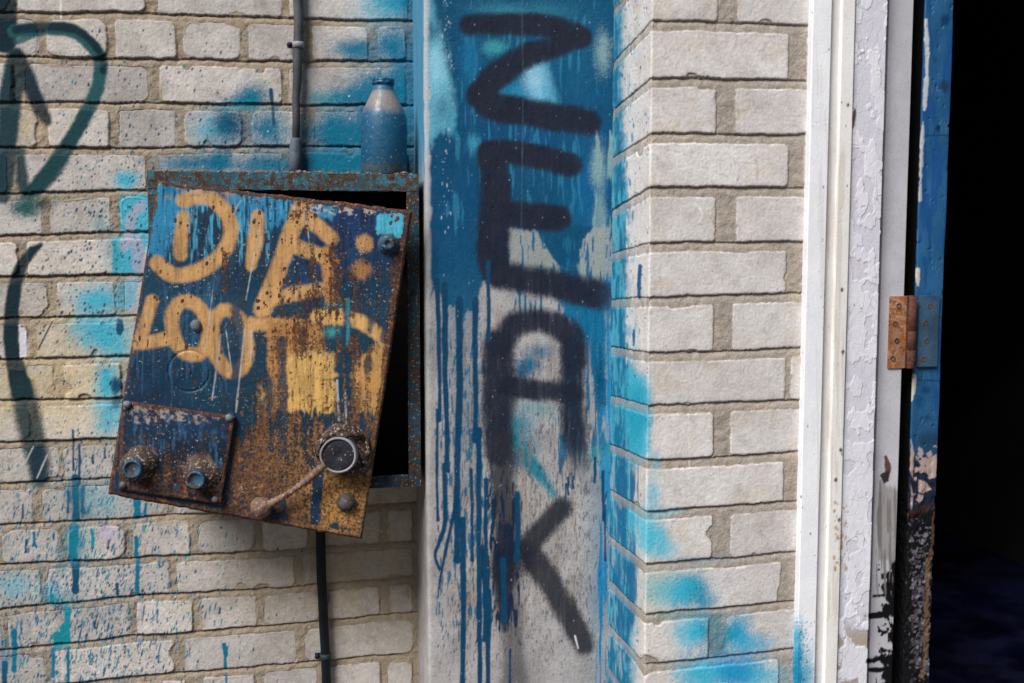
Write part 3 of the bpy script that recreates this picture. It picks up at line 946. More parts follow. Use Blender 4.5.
# runs of blue paint
for x, y0, y1, w in [(437, 280, 420, 4.5), (437, 410, 520, 3), (444.5, 285, 470, 6), (459.5, 300, 560, 7), (463, 520, 700, 6), (475.5, 300, 440, 6), (479, 430, 700, 5.5),
                     (488.5, 262, 340, 4), (486, 480, 640, 4.5), (517, 494, 560, 5.5), (488, 570, 700, 4), (471, 470, 560, 3.5), (603, 472, 520, 2.6), (605, 505, 560, 2), (490, 590, 700, 2.5),
                     (568, 478, 494, 2.4), (573, 477, 488, 2), (566, 484, 503, 2), (595, 458, 482, 1.8), (503, 560, 622, 5), (430, 330, 360, 2), (510, 650, 700, 2.4)]:
    cc.drip(x, y0, y1, w, L(2, 62, 94), .95)
cc.stroke([(444.5, 465, 5), (445, 520, 4.5), (440, 540, 4), (435, 556, 3), (441, 572, 3)], 4, L(2, 62, 94), .95, .8, .4, 0)
cc.stroke([(458, 496, 3), (448, 540, 3), (440, 580, 2.2), (438, 598, 1.4)], 3, L(2, 58, 90), .9, .8, .5, 0)
cc.specks(600, (430, 300, 612, 690), [L(40, 70, 84), L(60, 62, 64), L(30, 90, 112)], (.3, .7), (1, 3), -.3, .7)
cc.specks(200, (440, 300, 612, 690), [L(8, 60, 90)], (.5, 1.0), (3, 8), -.25, .7, lambda x, y: .9 if (x < 500 or x > 585) else .12)
cc.specks(200, (430, -10, 612, 690), [L(150, 166, 174)], (.3, .55), (1, 2.5), 0, .7)
cc.specks(70, (441, 0, 453, 240), [L(170, 186, 190)], (.35, .9), (1, 3), 0, .7)
cc.stroke([(522, -10), (522.5, 40), (523, 100), (521, 240)], .9, L(96, 120, 140), .18, .6, .3, 0)
# left face: pale top coat worn to plaster lower down
A_ = cc.sample(px, py)
sideface = (s < (Y_WALL + .05 - Y_CONC - .006))[:, None] * np.ones_like(px)
lf = fbm(P[..., 1] / .02, P[..., 2] / .15, 81, 3)
up = 1 - ss(150, 210, py + (lf - .5) * 80)
c1 = np.array(L(52, 130, 164)) * (.8 + .5 * lf[..., None])
a1 = np.clip(up * .9, 0, 1) * sideface
A_ = A_ * (1 - sideface[..., None]) + np.concatenate([c1 * a1[..., None], a1[..., None]], 2)
dist_corner = np.abs(s - (Y_WALL + .05 - Y_CONC))[:, None] * np.ones_like(px)
wear = (1 - ss(.003, .010, dist_corner + (fbm(P[..., 2] / .02, P[..., 2] * 0 + 3, 5, 3) - .5) * .008)) * .85
A_ = A_ * (1 - wear[..., None]) + np.concatenate([np.array(L(172, 178, 180)) * np.ones(px.shape + (3,)), np.ones(px.shape + (1,))], 2) * wear[..., None] * (0.75 * up + .1)[..., None]
S2, Z2 = np.broadcast_to(s[:, None], px.shape), P[..., 2]
hh = (fbm(S2 / .09, Z2 / .22, 51, 3) - .5) * .004 + (fbm(S2 / .012, Z2 / .03, 53, 3) - .5) * .0009
hh -= np.clip(fbm(S2 / .005, Z2 / .005, 57, 2) - .85, 0, 1) * .012
o = grid_mesh('concrete_pilaster', P + N * hh[..., None], MAT_CONC, {'paint': A_}, flip=True)
tag(o, 'smooth concrete pilaster painted blue with dark spray lettering and long blue paint runs', 'pilaster', kind='thing')

# ================================================================== BRICK PILLAR
PJF = [(19.5, 23.6), (77, 80), (133.2, 134.2), (186.4, 187.8), (242.4, 241.8), (297.5, 292.4), (352.7, 348.2), (404.8, 399.8), (460.3, 450.9),
       (511, 499.7), (564, 552), (614.4, 599.4), (663.6, 648.6)]
PJB = [66, 113, 160, 213, 256, 301, 348, 398, 445, 491, 537, 581, 624]
PRO = [[(648, 788.5), (806, 860)], [(648, 716), (735, 860)], [(648, 788), (803, 860)], [(648, 715), (736, 860)], [(648, 786), (803, 860)], [(648, 713), (732, 860)],
       [(648, 785), (790, 860)], [(648, 713), (730, 860)], [(648, 783), (803, 860)], [(648, 712), (730, 860)], [(648, 780), (800, 860)], [(648, 708), (725, 860)]]
zp = lines(0, 2.75, at(700, 690, Y_PIL)[2] - .02, at(700, -6, Y_PIL)[2] + .02, .0014, .008)
P, N, s = profile_sheet([(X_PL, Y_CONC + .05), (X_PL, Y_PIL), (X_PR, Y_PIL)], zp, .0014, .004)
s0 = Y_CONC + .05 - Y_PIL                                  # arc length of the corner
px_, py_ = project(P)
Jp = []
for (a, b), c in zip(PJF, PJB):
    zb = at(612, c, Y_CONC)[2]; zf = at(648, a, Y_PIL)[2]; zr = at(800, b, Y_PIL)[2]
    slope = (zr - zf) / (at(800, b, Y_PIL)[0] - X_PL)
    Jp.append([np.array([0, s0, s0 + X_PR - X_PL]), np.array([zb, zf, zf + slope * (X_PR - X_PL)])])
Bp = []
for k, row in enumerate(PRO):
    my = (PJF[k][0] + PJF[k + 1][0]) / 2
    R_ = [(s0 + at(a, my, Y_PIL)[0] - X_PL if a > 650 else -.1, s0 + at(b, my, Y_PIL)[0] - X_PL) for a, b in row]
    Bp.append(R_)
for i in range(13):
    Jp.insert(0, [Jp[0][0], Jp[0][1] + .0985]); Bp.insert(0, list(Bp[1]))
for i in range(8):
    Jp.append([Jp[-1][0], Jp[-1][1] - .0955]); Bp.append(list(Bp[-2]))
S, Z = np.broadcast_to(s[:, None], px_.shape), P[..., 2]
D, ID, TJ = brick_field(s, zp, S, Z, Jp, .0175, Bp, 11, .8)
brick = ss(-.0007, .0009, D)
face = (fbm(S / .06, Z / .06, 141, 4) - .5) * .0016 + (fbm(S / .004, Z / .004, 143, 2) - .5) * .0006 + (ID - .5) * .002
edge = -(1 - ss(0, .003, D)) * .0009
pit = -np.clip(fbm(S / .004, Z / .004, 144, 2) - .88, 0, 1) * .012
mort = -.0018 - .0042 * TJ ** 3.0 + (fbm(S / .012, Z / .012, 146, 3) - .5) * .003
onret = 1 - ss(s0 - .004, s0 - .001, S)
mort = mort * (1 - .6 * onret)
h = (face + edge + pit) * brick + mort * (1 - brick)
cp = Canvas(585, -25, 830, 710)
CB = L(6, 128, 166); CT = L(0, 134, 166); CC = L(64, 184, 206)
# return face: blue towards the back, ragged white towards the corner
cp.poly([(590, -40), (621, -40), (620, 60), (622, 140), (627, 200), (625, 300), (630, 360), (641, 385), (646, 420), (645, 450), (631, 470), (632, 560), (634, 720), (590, 720)], L(22, 132, 162), .72, 8, 3.0, 14)
cp.poly([(590, -40), (621, -40), (619, 60), (622, 140), (626, 200), (624, 300), (625, 360), (628, 400), (626, 460), (628, 560), (630, 720), (590, 720)], L(4, 104, 138), .88, 4, 2.5, 12)
cp.streaks((592, -40, 640, 720), L(86, 176, 198), .06, .45, (2.2, 18), 61, .14)
cp.stroke([(609, 0, 9), (610, 150, 8), (611, 250, 7)], 8, L(120, 156, 158), .35, 4, 2.5, .4, dens=.5)
cp.poly([(628, 372), (648, 380), (649, 452), (640, 462), (630, 440)], CC, .6, 7, 2.5, 6)
cp.blob(637, 415, 13, 36, L(24, 150, 178), .7, 1.2)
cp.streaks((596, 430, 626, 710), L(134, 160, 170), .05, .6, (2.0, 16), 69, .12)
cp.streaks((614, 440, 638, 710), L(2, 96, 138), .0, .8, (4.0, 44), 71, .14)
cp.streaks((626, -40, 652, 370), L(212, 210, 207), -.06, .7, (2.6, 10), 67, .18)
cp.specks(500, (612, -10, 648, 690), [L(8, 110, 150), L(30, 140, 172)], (.4, 1.3), (1, 5), 0, .7, lambda x, y: math.exp(-((x - 616) / 14) ** 2))
cp.stroke([(640, 266, 3), (639, 280, 4), (638.5, 298, 3)], 3.6, L(16, 84, 130), .9, .8, .5, 0)
cp.stroke([(634, 330, 3), (634, 345, 2)], 2.6, L(16, 84, 130), .8, .8, .5, 0)
cp.specks(380, (616, -10, 650, 690), [L(20, 100, 140), L(60, 84, 100)], (.3, .7), (1, 3), 0, .8)
# teal bursts low on the front
for b in [(690, 590, 22, 18, CT, .95), (676, 592, 26, 16, CC, .5), (705, 600, 14, 10, CT, .55), (655, 590, 14, 20, L(120, 178, 172), .35), (652, 538, 14, 15, CC, .75), (640, 520, 12, 14, CC, .5), (664, 548, 16, 10, CC, .45),
          (700, 630, 14, 16, L(20, 152, 192), .9), (690, 632, 20, 14, CC, .5), (736, 634, 16, 18, L(20, 150, 188), .9), (752, 644, 22, 12, L(40, 160, 196), .6), (716, 640, 14, 26, L(30, 122, 140), .7),
          (730, 672, 40, 18, L(14, 138, 186), .92), (700, 676, 24, 16, CC, .5), (768, 676, 22, 14, CC, .35), (652, 495, 8, 18, CC, .4), (658, 512, 22, 5, CC, .35), (690, 616, 46, 4, L(60, 130, 140), .5),
          (656, 460, 5, 10, CC, .3), (700, 560, 30, 5, CT, .25)]:
    cp.blob(*b, p=1.25)
cp.specks(500, (650, 500, 800, 690), [L(20, 120, 150), L(70, 96, 96)], (.3, .7), (1, 2), 0, .5)
cp.specks(260, (650, -10, 806, 560), [L(126, 118, 110), L(96, 92, 88)], (.3, .8), (1, 3), 0, .4)
for a, b in [((736, 30), (735, 48)), ((765, 36), (763, 54)), ((668, 145), (667, 158)), ((739, 160), (738, 180)), ((756, 160), (757, 180)), ((735, 162), (758, 164)), ((663, 148), (690, 156)), ((706, 168), (730, 178)), ((656, 224), (658, 219))]:
    cp.stroke([a, ((a[0] + b[0]) / 2 + 1, (a[1] + b[1]) / 2), b], 1.2, L(150, 146, 146), .22, .9, 1.2, .4)
cp.stroke([(695, 203), (702, 212), (700, 221)], 1.6, L(226, 222, 216), .7, .8, .4, .1)
cp.stroke([(688.5, 415), (689, 440), (690, 470)], 1.0, L(226, 214, 196), .6, .6, .3, 0)
paint = cp.sample(px_, py_)
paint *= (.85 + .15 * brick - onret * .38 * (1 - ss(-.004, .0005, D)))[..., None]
yel = np.clip(np.exp(-((px_ - 650) / 9) ** 2) * ss(.4, .65, fbm(S / .04, Z / .05, 171, 3)) * .25 + .4 * ss(.6, .75, fbm(S / .05, Z / .05, 173, 3)), 0, 1)
masks = np.stack([brick, np.clip(.35 + .65 * ID, 0, 1), yel, np.exp(-np.maximum(D, 0) / .0028)], 2)
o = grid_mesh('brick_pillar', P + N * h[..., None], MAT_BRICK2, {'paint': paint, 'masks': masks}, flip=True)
tag(o, 'pillar of large white bricks with teal spray near its foot beside the white door casing', 'pillar', kind='thing')

# ================================================================== DOOR FRAME
def xat(px, Y): return at(px, 341, Y)[0]


frame_root = empty('door_frame', (xat(840, 1.75), 1.75, 0), 'tall white painted door frame of stepped boards with peeling paint', 'door frame')
zf = lines(0, 2.45, at(850, 690, 1.75)[2] - .02, at(850, -6, 1.75)[2] + .02, .0016, .012)


def board(name, pts, mat, canv, r, disp=None, step=.0012):
    P, N, s = profile_sheet(pts, zf, step, r)
    px, py = project(P)
    S, Z = np.broadcast_to(s[:, None], px.shape), P[..., 2]
    hh = (fbm(S / .05 + 7, Z / .3, 201, 3) - .5) * .0012
    A = canv.sample(px, py)
    if disp is not None:
        d_, A = disp(S, Z, px, py, A)
        hh = hh + d_
    return grid_mesh(name, P + N * hh[..., None], mat, {'paint': A}, parent=frame_root, flip=True)


Yf, Ys, Ym, Yj, Yg, YD = 1.742, 1.752, 1.747, 1.754, 1.776, 1.792
BACK = 1.95
cf = Canvas(780, -20, 965, 705)
# teal overspray at the foot of the casing, dirt in the steps, charring low on the right
cf.blob(797, 668, 9, 40, L(4, 128, 168), .97, 1.6); cf.blob(796, 640, 7, 20, L(40, 160, 190), .8); cf.blob(808, 672, 7, 26, L(40, 150, 180), .55)
cf.specks(260, (796, 620, 818, 690), [L(10, 110, 140), L(60, 90, 96)], (.3, .9), (.9, 1.5), 0, .85, lambda x, y: math.exp(-((x - 800) / 9) ** 2))
cf.specks(120, (800, -10, 880, 690), [L(130, 110, 92), L(104, 84, 66), L(60, 50, 46)], (.3, 1.0), (1, 2.5), 0, .8)
cf.streaks((826, -10, 846, 700), L(200, 190, 174), .06, .35, (3, 60), 91)
cf.streaks((812, -10, 832, 700), L(206, 198, 186), .12, .25, (2.4, 70), 93)
cf.stroke([(855, 110, 2), (854, 118, 3), (853, 128, 1.5)], 3, L(96, 66, 56), .9, .8, .5, 0)
for x, y in [(842, 290), (843, 352), (848, 105), (841, 450), (836, 480), (839, 520)]:
    cf.blob(x, y, 1.6, 2.2, L(92, 70, 54), .9, 2)
cf.specks(60, (834, 500, 850, 570), [L(170, 120, 80)], (.6, 1.6), (1, 2), 0, .6)
# charring
CH = L(12, 11, 13)
cf.streaks((876, 560, 935, 700), CH, .06, .98, (3, 5), 95, .03)
cf.streaks((888, 520, 935, 700), CH, -.12, .98, (3, 8), 96, .03)
cf.poly([(893, 540), (900, 560), (886, 575), (896, 590), (880, 612), (897, 618), (889, 640), (895, 652), (876, 660), (892, 668), (880, 676), (890, 700), (930, 700), (930, 480), (906, 480), (903, 520)], CH, .97, 1.2, 4.5, 8)
for a, b, w in [((884, 576), (890, 574), 4), ((874, 596), (890, 593), 3), ((872, 616), (892, 611), 5), ((880, 630), (886, 632), 3), ((868, 661), (882, 657), 5), ((870, 670), (888, 668), 5), ((882, 649), (886, 650), 4), ((884, 586), (890, 600), 5)]:
    cf.stroke([a, ((a[0] + b[0]) / 2, (a[1] + b[1]) / 2 + 1), b], w, CH, .95, .9, 1.4, .1)
cf.stroke([(887, 480, 3), (888, 466, 6), (886, 458, 4)], 4, L(96, 60, 56), .9, .8, 1, 0)
cf.poly([(880, 474), (890, 470), (888, 480), (884, 484)], L(52, 40, 36), .9, .8, .8)
cf.poly([(880, 480), (900, 492), (902, 510), (898, 560), (878, 560)], L(148, 144, 142), .7, 2, 1.5, 8)
cf.streaks((876, 480, 904, 600), L(120, 114, 108), .04, .7, (2.5, 40), 97)


def peel(S, Z, px, py, A):
    n = fbm(S / .020, Z / .030, 211, 3)
    n2 = fbm(S / .05, Z / .09, 213, 3)
    lift = ss(.50, .53, n + (n2 - .5) * .55)                     # places where one coat has come off
    bare = ss(.60, .63, n + (n2 - .5) * .7) * ss(610, 650, py + (n2 - .5) * 60)
    d = -.0006 * lift - .0006 * bare + (fbm(S / .006, Z / .009, 217, 2) - .5) * .0004
    curl = ss(.475, .50, n + (n2 - .5) * .55) * (1 - lift)
    d = d + curl * .0004
    A2 = np.zeros_like(A)
    A2[..., 3] = np.clip(lift * .55 + bare * .9, 0, 1)
    c = np.array(L(196, 193, 203)) * (1 - bare[..., None]) + np.array(L(166, 154, 138)) * bare[..., None]
    A2[..., :3] = c * A2[..., 3:]
    return d, A * 1.0 + A2 * (1 - A[..., 3:])


def dents(S, Z, px, py, A):
    n = fbm(S / .006, Z / .008, 221, 3)
    return -np.clip(n - .84, 0, 1) * .008, A


board('casing', [(xat(805, Yf), BACK), (xat(805, Yf), Yf), (xat(823.5, Yf), Yf), (xat(823.5, Yf), Ys + .003)], MAT_CASING, cf, .0018, dents)
board('casing_bead', [(xat(823.5, Yf), Ys + .004), (xat(823.7, Yf), Ys), (xat(832, Ys), Ys), (xat(833.5, Ym), Ym), (xat(846.5, Ym), Ym), (xat(847, Ym), Yj + .02)], MAT_MOULD, cf, .0022, dents)
board('jamb_board', [(xat(847, Ym), Yj + .02), (xat(847.3, Yj), Yj), (xat(877.5, Yj), Yj), (xat(877.8, Yj), BACK)], MAT_PEEL, cf, .002, peel)
board('door_stop', [(xat(879.5, Yg), BACK), (xat(879.5, Yg), Yg), (xat(903, Yg), Yg), (xat(903.3, Yg), BACK)], MAT_STOP, cf, .0025, dents)
# near-black backing behind the dark slit
bm = bmesh.new()
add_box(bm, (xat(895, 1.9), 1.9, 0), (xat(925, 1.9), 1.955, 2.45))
bm_obj('rebate', bm, plain_noise('black_rebate', (.008, .008, .009), (.02, .018, .017), 30), frame_root, False)

# ================================================================== BLUE DOOR (opened inwards, its hinge edge towards us)
door_root = empty('open_door', (xat(930, YD), YD, 0), 'blue painted wooden door swung open inwards, its edge charred and peeling low down', 'door')
cd = Canvas(895, -20, 975, 705)
cd.streaks((914, -10, 960, 460), L(20, 70, 128), .05, .5, (5, 40), 101)
for b in [(944, 86, 5, 6, L(30, 52, 74)), (938, 128, 2, 5, L(20, 40, 60)), (934, 60, 3, 3, L(24, 70, 110)), (945, 20, 4, 6, L(12, 50, 96)), (926, 390, 5, 4, L(16, 60, 100)), (920, 402, 6, 8, L(20, 66, 108)), (938, 241, 3, 5, L(30, 80, 130)),
          (928, 418, 4, 4, L(30, 70, 100)), (925, 440, 8, 6, L(24, 60, 84)), (934, 440, 3, 5, L(20, 40, 54))]:
    cd.blob(*b, .8, 1.8)
cd.stroke([(922, 136), (950, 135)], 1.2, L(14, 50, 96), .8, .6, .5, 0)
cd.stroke([(918, 380), (943, 381)], 1.3, L(16, 48, 80), .8, .6, .6, 0)
cd.stroke([(926, 20, 3), (927, 60, 4), (925, 100, 4), (924, 110, 2)], 3, L(186, 190, 190), .9, .8, 1.0, .1)
cd.stroke([(923, 122, 2), (922, 140, 4), (920, 200, 2)], 3, L(176, 176, 172), .8, .8, 1.2, .1)
cd.stroke([(917, 270, 5), (918, 285, 2)], 4, L(190, 184, 172), .9, .8, 1.2, .1)
cd.stroke([(914, 376, 4), (913, 392, 5), (911, 400, 2)], 4, L(190, 184, 172), .9, .8, 1.2, .1)
NB = L(26, 34, 50); PK = L(168, 148, 140)
cd.blob(928, 446, 18, 22, L(30, 62, 88), .7)
cd.poly([(900, 452), (945, 458), (942, 470), (944, 520), (900, 520)], NB, .95, 2, 3, 10)
for pts in [[(928, 458), (937, 454), (938, 474), (930, 478), (926, 470)], [(918, 460), (924, 459), (922, 466)], [(919, 480), (926, 482), (932, 490), (924, 494), (919, 492)], [(918, 494), (924, 496), (920, 504), (917, 500)], [(911, 440), (914, 452), (913, 478), (910, 470)], [(911, 486), (914, 500), (911, 512)]]:
    cd.poly(pts, PK, .95, .8, .9)
cd.streaks((912, 440, 942, 500), PK, .1, .8, (5, 5), 105, .03)
cd.poly([(900, 515), (945, 512), (945, 705), (895, 705)], L(16, 14, 16), .97, 1.5, 2.5, 6)
cd.stroke([(908, 516, 6), (920, 510, 7), (934, 506, 5)], 6, L(52, 30, 26), .9, 1.2, 1.5, .1)
cd.streaks((908, 518, 936, 700), L(104, 100, 106), .07, .85, (2.6, 2.6), 107, .03)
cd.streaks((910, 540, 934, 690), L(70, 67, 72), .03, .7, (4, 2.4), 109, .04)
cd.stroke([(929, 560, 3), (927, 610, 4), (926, 650, 5), (922, 676, 4)], 4, L(104, 78, 56), .85, 1, 1.4, .2)
cd.stroke([(934, 512, 2), (931, 560, 2.5)], 2, L(84, 56, 44), .7, 1, 1.4, .2)
xe0, xe1 = xat(914, YD), xat(942, YD)
P, N, s = profile_sheet([(xe0, 2.62), (xe0, YD), (xe1, YD), (xe1 + .002, 2.62)], zf, .0013, .004)
px, py = project(P)
S, Z = np.broadcast_to(s[:, None], px.shape), P[..., 2]
n = fbm(S / .008, Z / .012, 231, 4)
low = ss(440, 520, py)
hd = (fbm(S / .03, Z / .12, 233, 3) - .5) * .003 - low * (ss(.42, .62, n) * .0025) - np.clip(n - .68, 0, 1) * .012
A_ = cd.sample(px, py)
sd_ = (s < 2.62 - YD - .0035)[:, None, None] * np.ones(px.shape + (1,))
A_ = A_ * (1 - sd_) + np.concatenate([np.full(px.shape + (3,), .006), np.ones(px.shape + (1,))], 2) * sd_      # door's side painted black in place of the gap's shade
grid_mesh('door_leaf', P + N * hd[..., None], MAT_BLUEDOOR, {'paint': A_}, parent=door_root, flip=True)
# hinge
hy = (296, 368)
hp = empty('hinge', (xat(906, Yg), Yg, at(906, 332, Yg)[2]), None, None)
hp.parent = door_root
hp.matrix_parent_inverse = door_root.matrix_basis.inverted()
z1, z0 = at(900, hy[0], Yg)[2], at(900, hy[1], Yg)[2]


def leaf(xa_, xb_, Y, mat):
    bm = bmesh.new()
    add_box(bm, (xa_, Y - .0028, z0), (xb_, Y + .004, z1), .0008)
    return bm_obj('hinge_leaf', bm, mat, hp, False)


leaf(xat(888, Yg), xat(905, Yg), Yg, MAT_HINGE)
leaf(xat(916.5, YD), xat(936, YD), YD - .004, MAT_HINGEBLUE)
bm = bmesh.new()
xb = xat(911, Yg)
add_lathe(bm, (xb, Yg + .003, z0 - .001), (0, 0, 1), [(0, 0), (.0096, 0), (.0100, .001), (.0100, .0335), (.0094, .034), (.0094, .0346), (.0100, .0351), (.0100, .069), (.0094, .0695), (.0094, .070), (.0100, .0705), (.0100, z1 - z0 + .001), (0, z1 - z0 + .002)], 20)
bm_obj('hinge_barrel', bm, MAT_BARREL, hp)
bm = bmesh.new()
add_box(bm, (xat(902, Yg), Yg - .0026, z0 + .0005), (xb - .002, Yg + .003, z1 - .0005), .0006)
bm_obj('hinge_knuckle', bm, MAT_BARREL, hp, False)
for (sx, sy, Y) in [(899, 306, Yg), (895, 324, Yg), (897, 341, Yg), (893, 359, Yg), (930, 306, YD - .004), (925.5, 323, YD - .004), (926.5, 341, YD - .004), (924, 359, YD - .004)]:
    bm = bmesh.new()
    p = at(sx, sy, Y - .0028)
    add_lathe(bm, p, (0, -1, 0), [(.0056, -.001), (.0056, .0005), (.0047, .0009), (.0042, .0005), (0, .0004)], 18)
    a = random.uniform(0, 3.1)
    sc = bm_obj('screw', bm, MAT_SCREW, hp)
    # slot cut as a raised-lip pair either side of a groove
    me = sc.data
    for v in me.vertices:
        q = (v.co.x - p[0]) * math.sin(a) - (v.co.z - p[2]) * math.cos(a)
        if abs(q) < .0010: v.co.y += .0006

# ================================================================== DARK ROOM BEHIND
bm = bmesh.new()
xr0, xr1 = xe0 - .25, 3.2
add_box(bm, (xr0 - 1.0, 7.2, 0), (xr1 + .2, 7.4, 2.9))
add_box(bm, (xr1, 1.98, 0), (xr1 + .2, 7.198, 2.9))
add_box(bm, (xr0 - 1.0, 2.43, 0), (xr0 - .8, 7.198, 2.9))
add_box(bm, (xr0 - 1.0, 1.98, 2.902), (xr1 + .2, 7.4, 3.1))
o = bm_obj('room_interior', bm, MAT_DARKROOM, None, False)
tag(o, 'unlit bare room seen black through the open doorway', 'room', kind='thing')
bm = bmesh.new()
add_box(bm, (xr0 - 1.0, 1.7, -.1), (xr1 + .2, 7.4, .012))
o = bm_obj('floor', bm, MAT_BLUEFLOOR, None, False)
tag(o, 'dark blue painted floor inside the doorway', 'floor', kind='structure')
# far jamb, lintel and wall on the other side of the opening
bm = bmesh.new()
xo = xe1 + .92
add_box(bm, (xo, 1.757, 0), (xo + 1.2, 1.978, 2.75))
add_box(bm, (X_PR + .002, 1.78, 2.452), (xo - .002, 1.978, 2.75))
o = bm_obj('plastered_wall', bm, plain_noise('grey_render', L(150, 146, 140), L(172, 168, 160), 12), None, False)
tag(o, 'plain rendered wall beyond and above the open doorway', 'wall', kind='thing')
bm = bmesh.new()
add_box(bm, (-30, -30, -.2), (30, 1.69, 0))
o = bm_obj('pavement', bm, MAT_PAVE, None, False)
tag(o, 'grey worn asphalt in front of the wall', 'pavement', kind='structure')

# ================================================================== ELECTRIC CABINET
TL = at(157.5, 180.5, 1.972); TR = at(412.5, 210.5, 1.944); BLc = at(107, 495, 1.962)
NP = np.cross(TR - TL, BLc - TL); NP /= np.linalg.norm(NP)
if NP[1] > 0: NP = -NP                                       # towards the viewer
BR = on_plane(362, 540, TL, NP)
cab = empty('electric_cabinet', at(286, 487, Y_BOX), 'rusty blue steel electric cabinet with its graffitied door hanging crooked', 'cabinet')
xl, xr = at(152, 341, Y_BOX)[0], at(420, 341, Y_BOX)[0]
zt, zb = at(290, 173.5, Y_BOX)[2], at(400, 487, Y_BOX)[2]
xr = min(xr, X_CL - .003)
YB = Y_WALL - .012
bm = bmesh.new()
add_box(bm, (xl, Y_BOX + .004, zt - .003), (xr, YB, zt))
add_box(bm, (xl, Y_BOX + .004, zb), (xr, YB, zb + .003))
add_box(bm, (xl, Y_BOX + .004, zb + .0032), (xl + .003, YB, zt - .0032))
add_box(bm, (xr - .003, Y_BOX + .004, zb + .0032), (xr, YB, zt - .0032))
add_box(bm, (xl + .0032, YB - .003, zb + .0032), (xr - .0032, YB, zt - .0032))
bm_obj('shell', bm, MAT_DARKBOX, cab, False)
lw, lt_ = .0235, .031


def noisy_bar(name, lo, hi, axis, mat, parent):
    """a rolled steel bar with a ragged, corroded surface."""
    bm = bmesh.new()
    add_box(bm, lo, hi, .0015)
    n = int((hi[axis] - lo[axis]) / .008)
    for k in range(1, n):
        co = list(lo); co[axis] = lo[axis] + (hi[axis] - lo[axis]) * k / n
        no = [0, 0, 0]; no[axis] = 1
        bmesh.ops.bisect_plane(bm, geom=bm.verts[:] + bm.edges[:] + bm.faces[:], plane_co=co, plane_no=no)
    for v in bm.verts:
        v.co += Vector([random.uniform(-1, 1) * .0006 for _ in range(3)])
    return bm_obj(name, bm, mat, parent, False)


noisy_bar('frame_bar', (xl, Y_BOX - .002, zt - lt_), (xr, Y_BOX + .0038, zt + .0015), 0, MAT_FRAME, cab)
noisy_bar('frame_bar', (xr - lw, Y_BOX - .0018, zb), (xr, Y_BOX + .0038, zt - lt_ - .0005), 2, MAT_FRAME2, cab)
noisy_bar('frame_bar', (xl, Y_BOX - .0018, zb), (xl + lw, Y_BOX + .0038, zt - lt_ - .0005), 2, MAT_FRAME, cab)
noisy_bar('frame_bar', (xl + lw + .0005, Y_BOX - .0018, zb), (xr - lw - .0005, Y_BOX + .0038, zb + lw), 0, MAT_FRAME2, cab)

# --- door sheet
nu, nv = 400, 500
u = np.linspace(0, 1, nu)[:, None, None]; v = np.linspace(0, 1, nv)[None, :, None]
P = TL * (1 - u) * (1 - v) + TR * u * (1 - v) + BLc * (1 - u) * v + BR * u * v
px, py = project(P)
U, V = np.broadcast_to(u[..., 0], px.shape), np.broadcast_to(v[..., 0], px.shape)
NVY, OC, OC2 = L(16, 56, 76), L(196, 150, 94), L(178, 126, 72)
cb = Canvas(90, 165, 430, 555)
cb.put(cb.win(0, 0, 2000, 2000), np.ones((cb.h, cb.w), np.float32), NVY, 1)
cb.blob(150, 430, 40, 90, L(20, 44, 72), .7); cb.blob(340, 230, 60, 50, L(26, 56, 100), .7); cb.blob(300, 470, 60, 60, L(40, 36, 40), .6); cb.blob(170, 300, 50, 60, L(14, 60, 84), .6)
# bright blue brushwork at the top
BB = L(40, 132, 172)
cb.poly([(158, 180), (210, 185), (222, 190), (205, 205), (186, 214), (172, 240), (160, 262), (148, 258)], BB, .85, 3, 3, 24)
cb.poly([(232, 190), (292, 196), (290, 214), (268, 232), (252, 226), (238, 236), (226, 214)], BB, .8, 3, 3, 24)
cb.streaks((150, 182, 300, 270), L(70, 160, 192), .08, .8, (2.2, 20), 111)
cb.streaks((150, 182, 420, 300), L(16, 40, 66), .08, .7, (2.6, 24), 113)
cb.poly([(312, 205), (336, 208), (332, 222), (316, 214)], L(60, 140, 180), .8, 2, 2, 8)
cb.blob(228, 195, 8, 8, L(120, 120, 150), .6)
cb.poly([(377, 214), (404, 214), (402, 238), (376, 234)], L(78, 182, 206), .95, 1.6, 1.6, 5)
cb.blob(336, 305, 10, 5, L(60, 150, 160), .8); cb.blob(330, 332, 8, 5, L(60, 150, 150), .7)
cb.streaks((112, 240, 240, 400), L(40, 84, 116), .1, .6, (2.6, 30), 115)
cb.streaks((112, 400, 260, 500), L(36, 92, 128), .12, .5, (3, 20), 117)
os_ = dict(alpha=.95, soft=2.6, rough=.8, spray=.3, dens=.18)
# ochre spray lettering
cb.stroke([(184, 200), (205, 197), (221, 206), (231, 226), (227, 246), (213, 262), (193, 273), (172, 275), (157, 263)], 14.5, OC, **os_)
cb.stroke([(183, 217), (181, 236), (180, 254)], 12.5, OC, **os_)
cb.stroke([(258, 217, 13), (255, 242, 15), (251, 266, 10)], 14, OC, **os_)
cb.stroke([(303, 203, 17), (290, 236, 16), (276, 276, 17), (263, 308, 18)], 17, OC, **os_)
cb.stroke([(300, 216), (318, 226), (331, 238)], 14, OC, **os_)
cb.stroke([(297, 247), (312, 252), (327, 258)], 14, OC, **os_)
cb.stroke([(270, 299), (296, 294), (322, 289)], 13, OC, **os_)
cb.stroke([(327, 252), (328, 275), (331, 300)], 11, OC2, **os_)
cb.blob(364, 243, 9.5, 9.5, OC, .96, 3); cb.blob(361, 270, 11, 10, OC2, .9, 2.2)
cb.stroke([(152, 301), (146, 320), (140, 340)], 12, OC, **os_)
cb.stroke([(132, 343), (148, 342), (166, 339)], 13, OC, **os_)
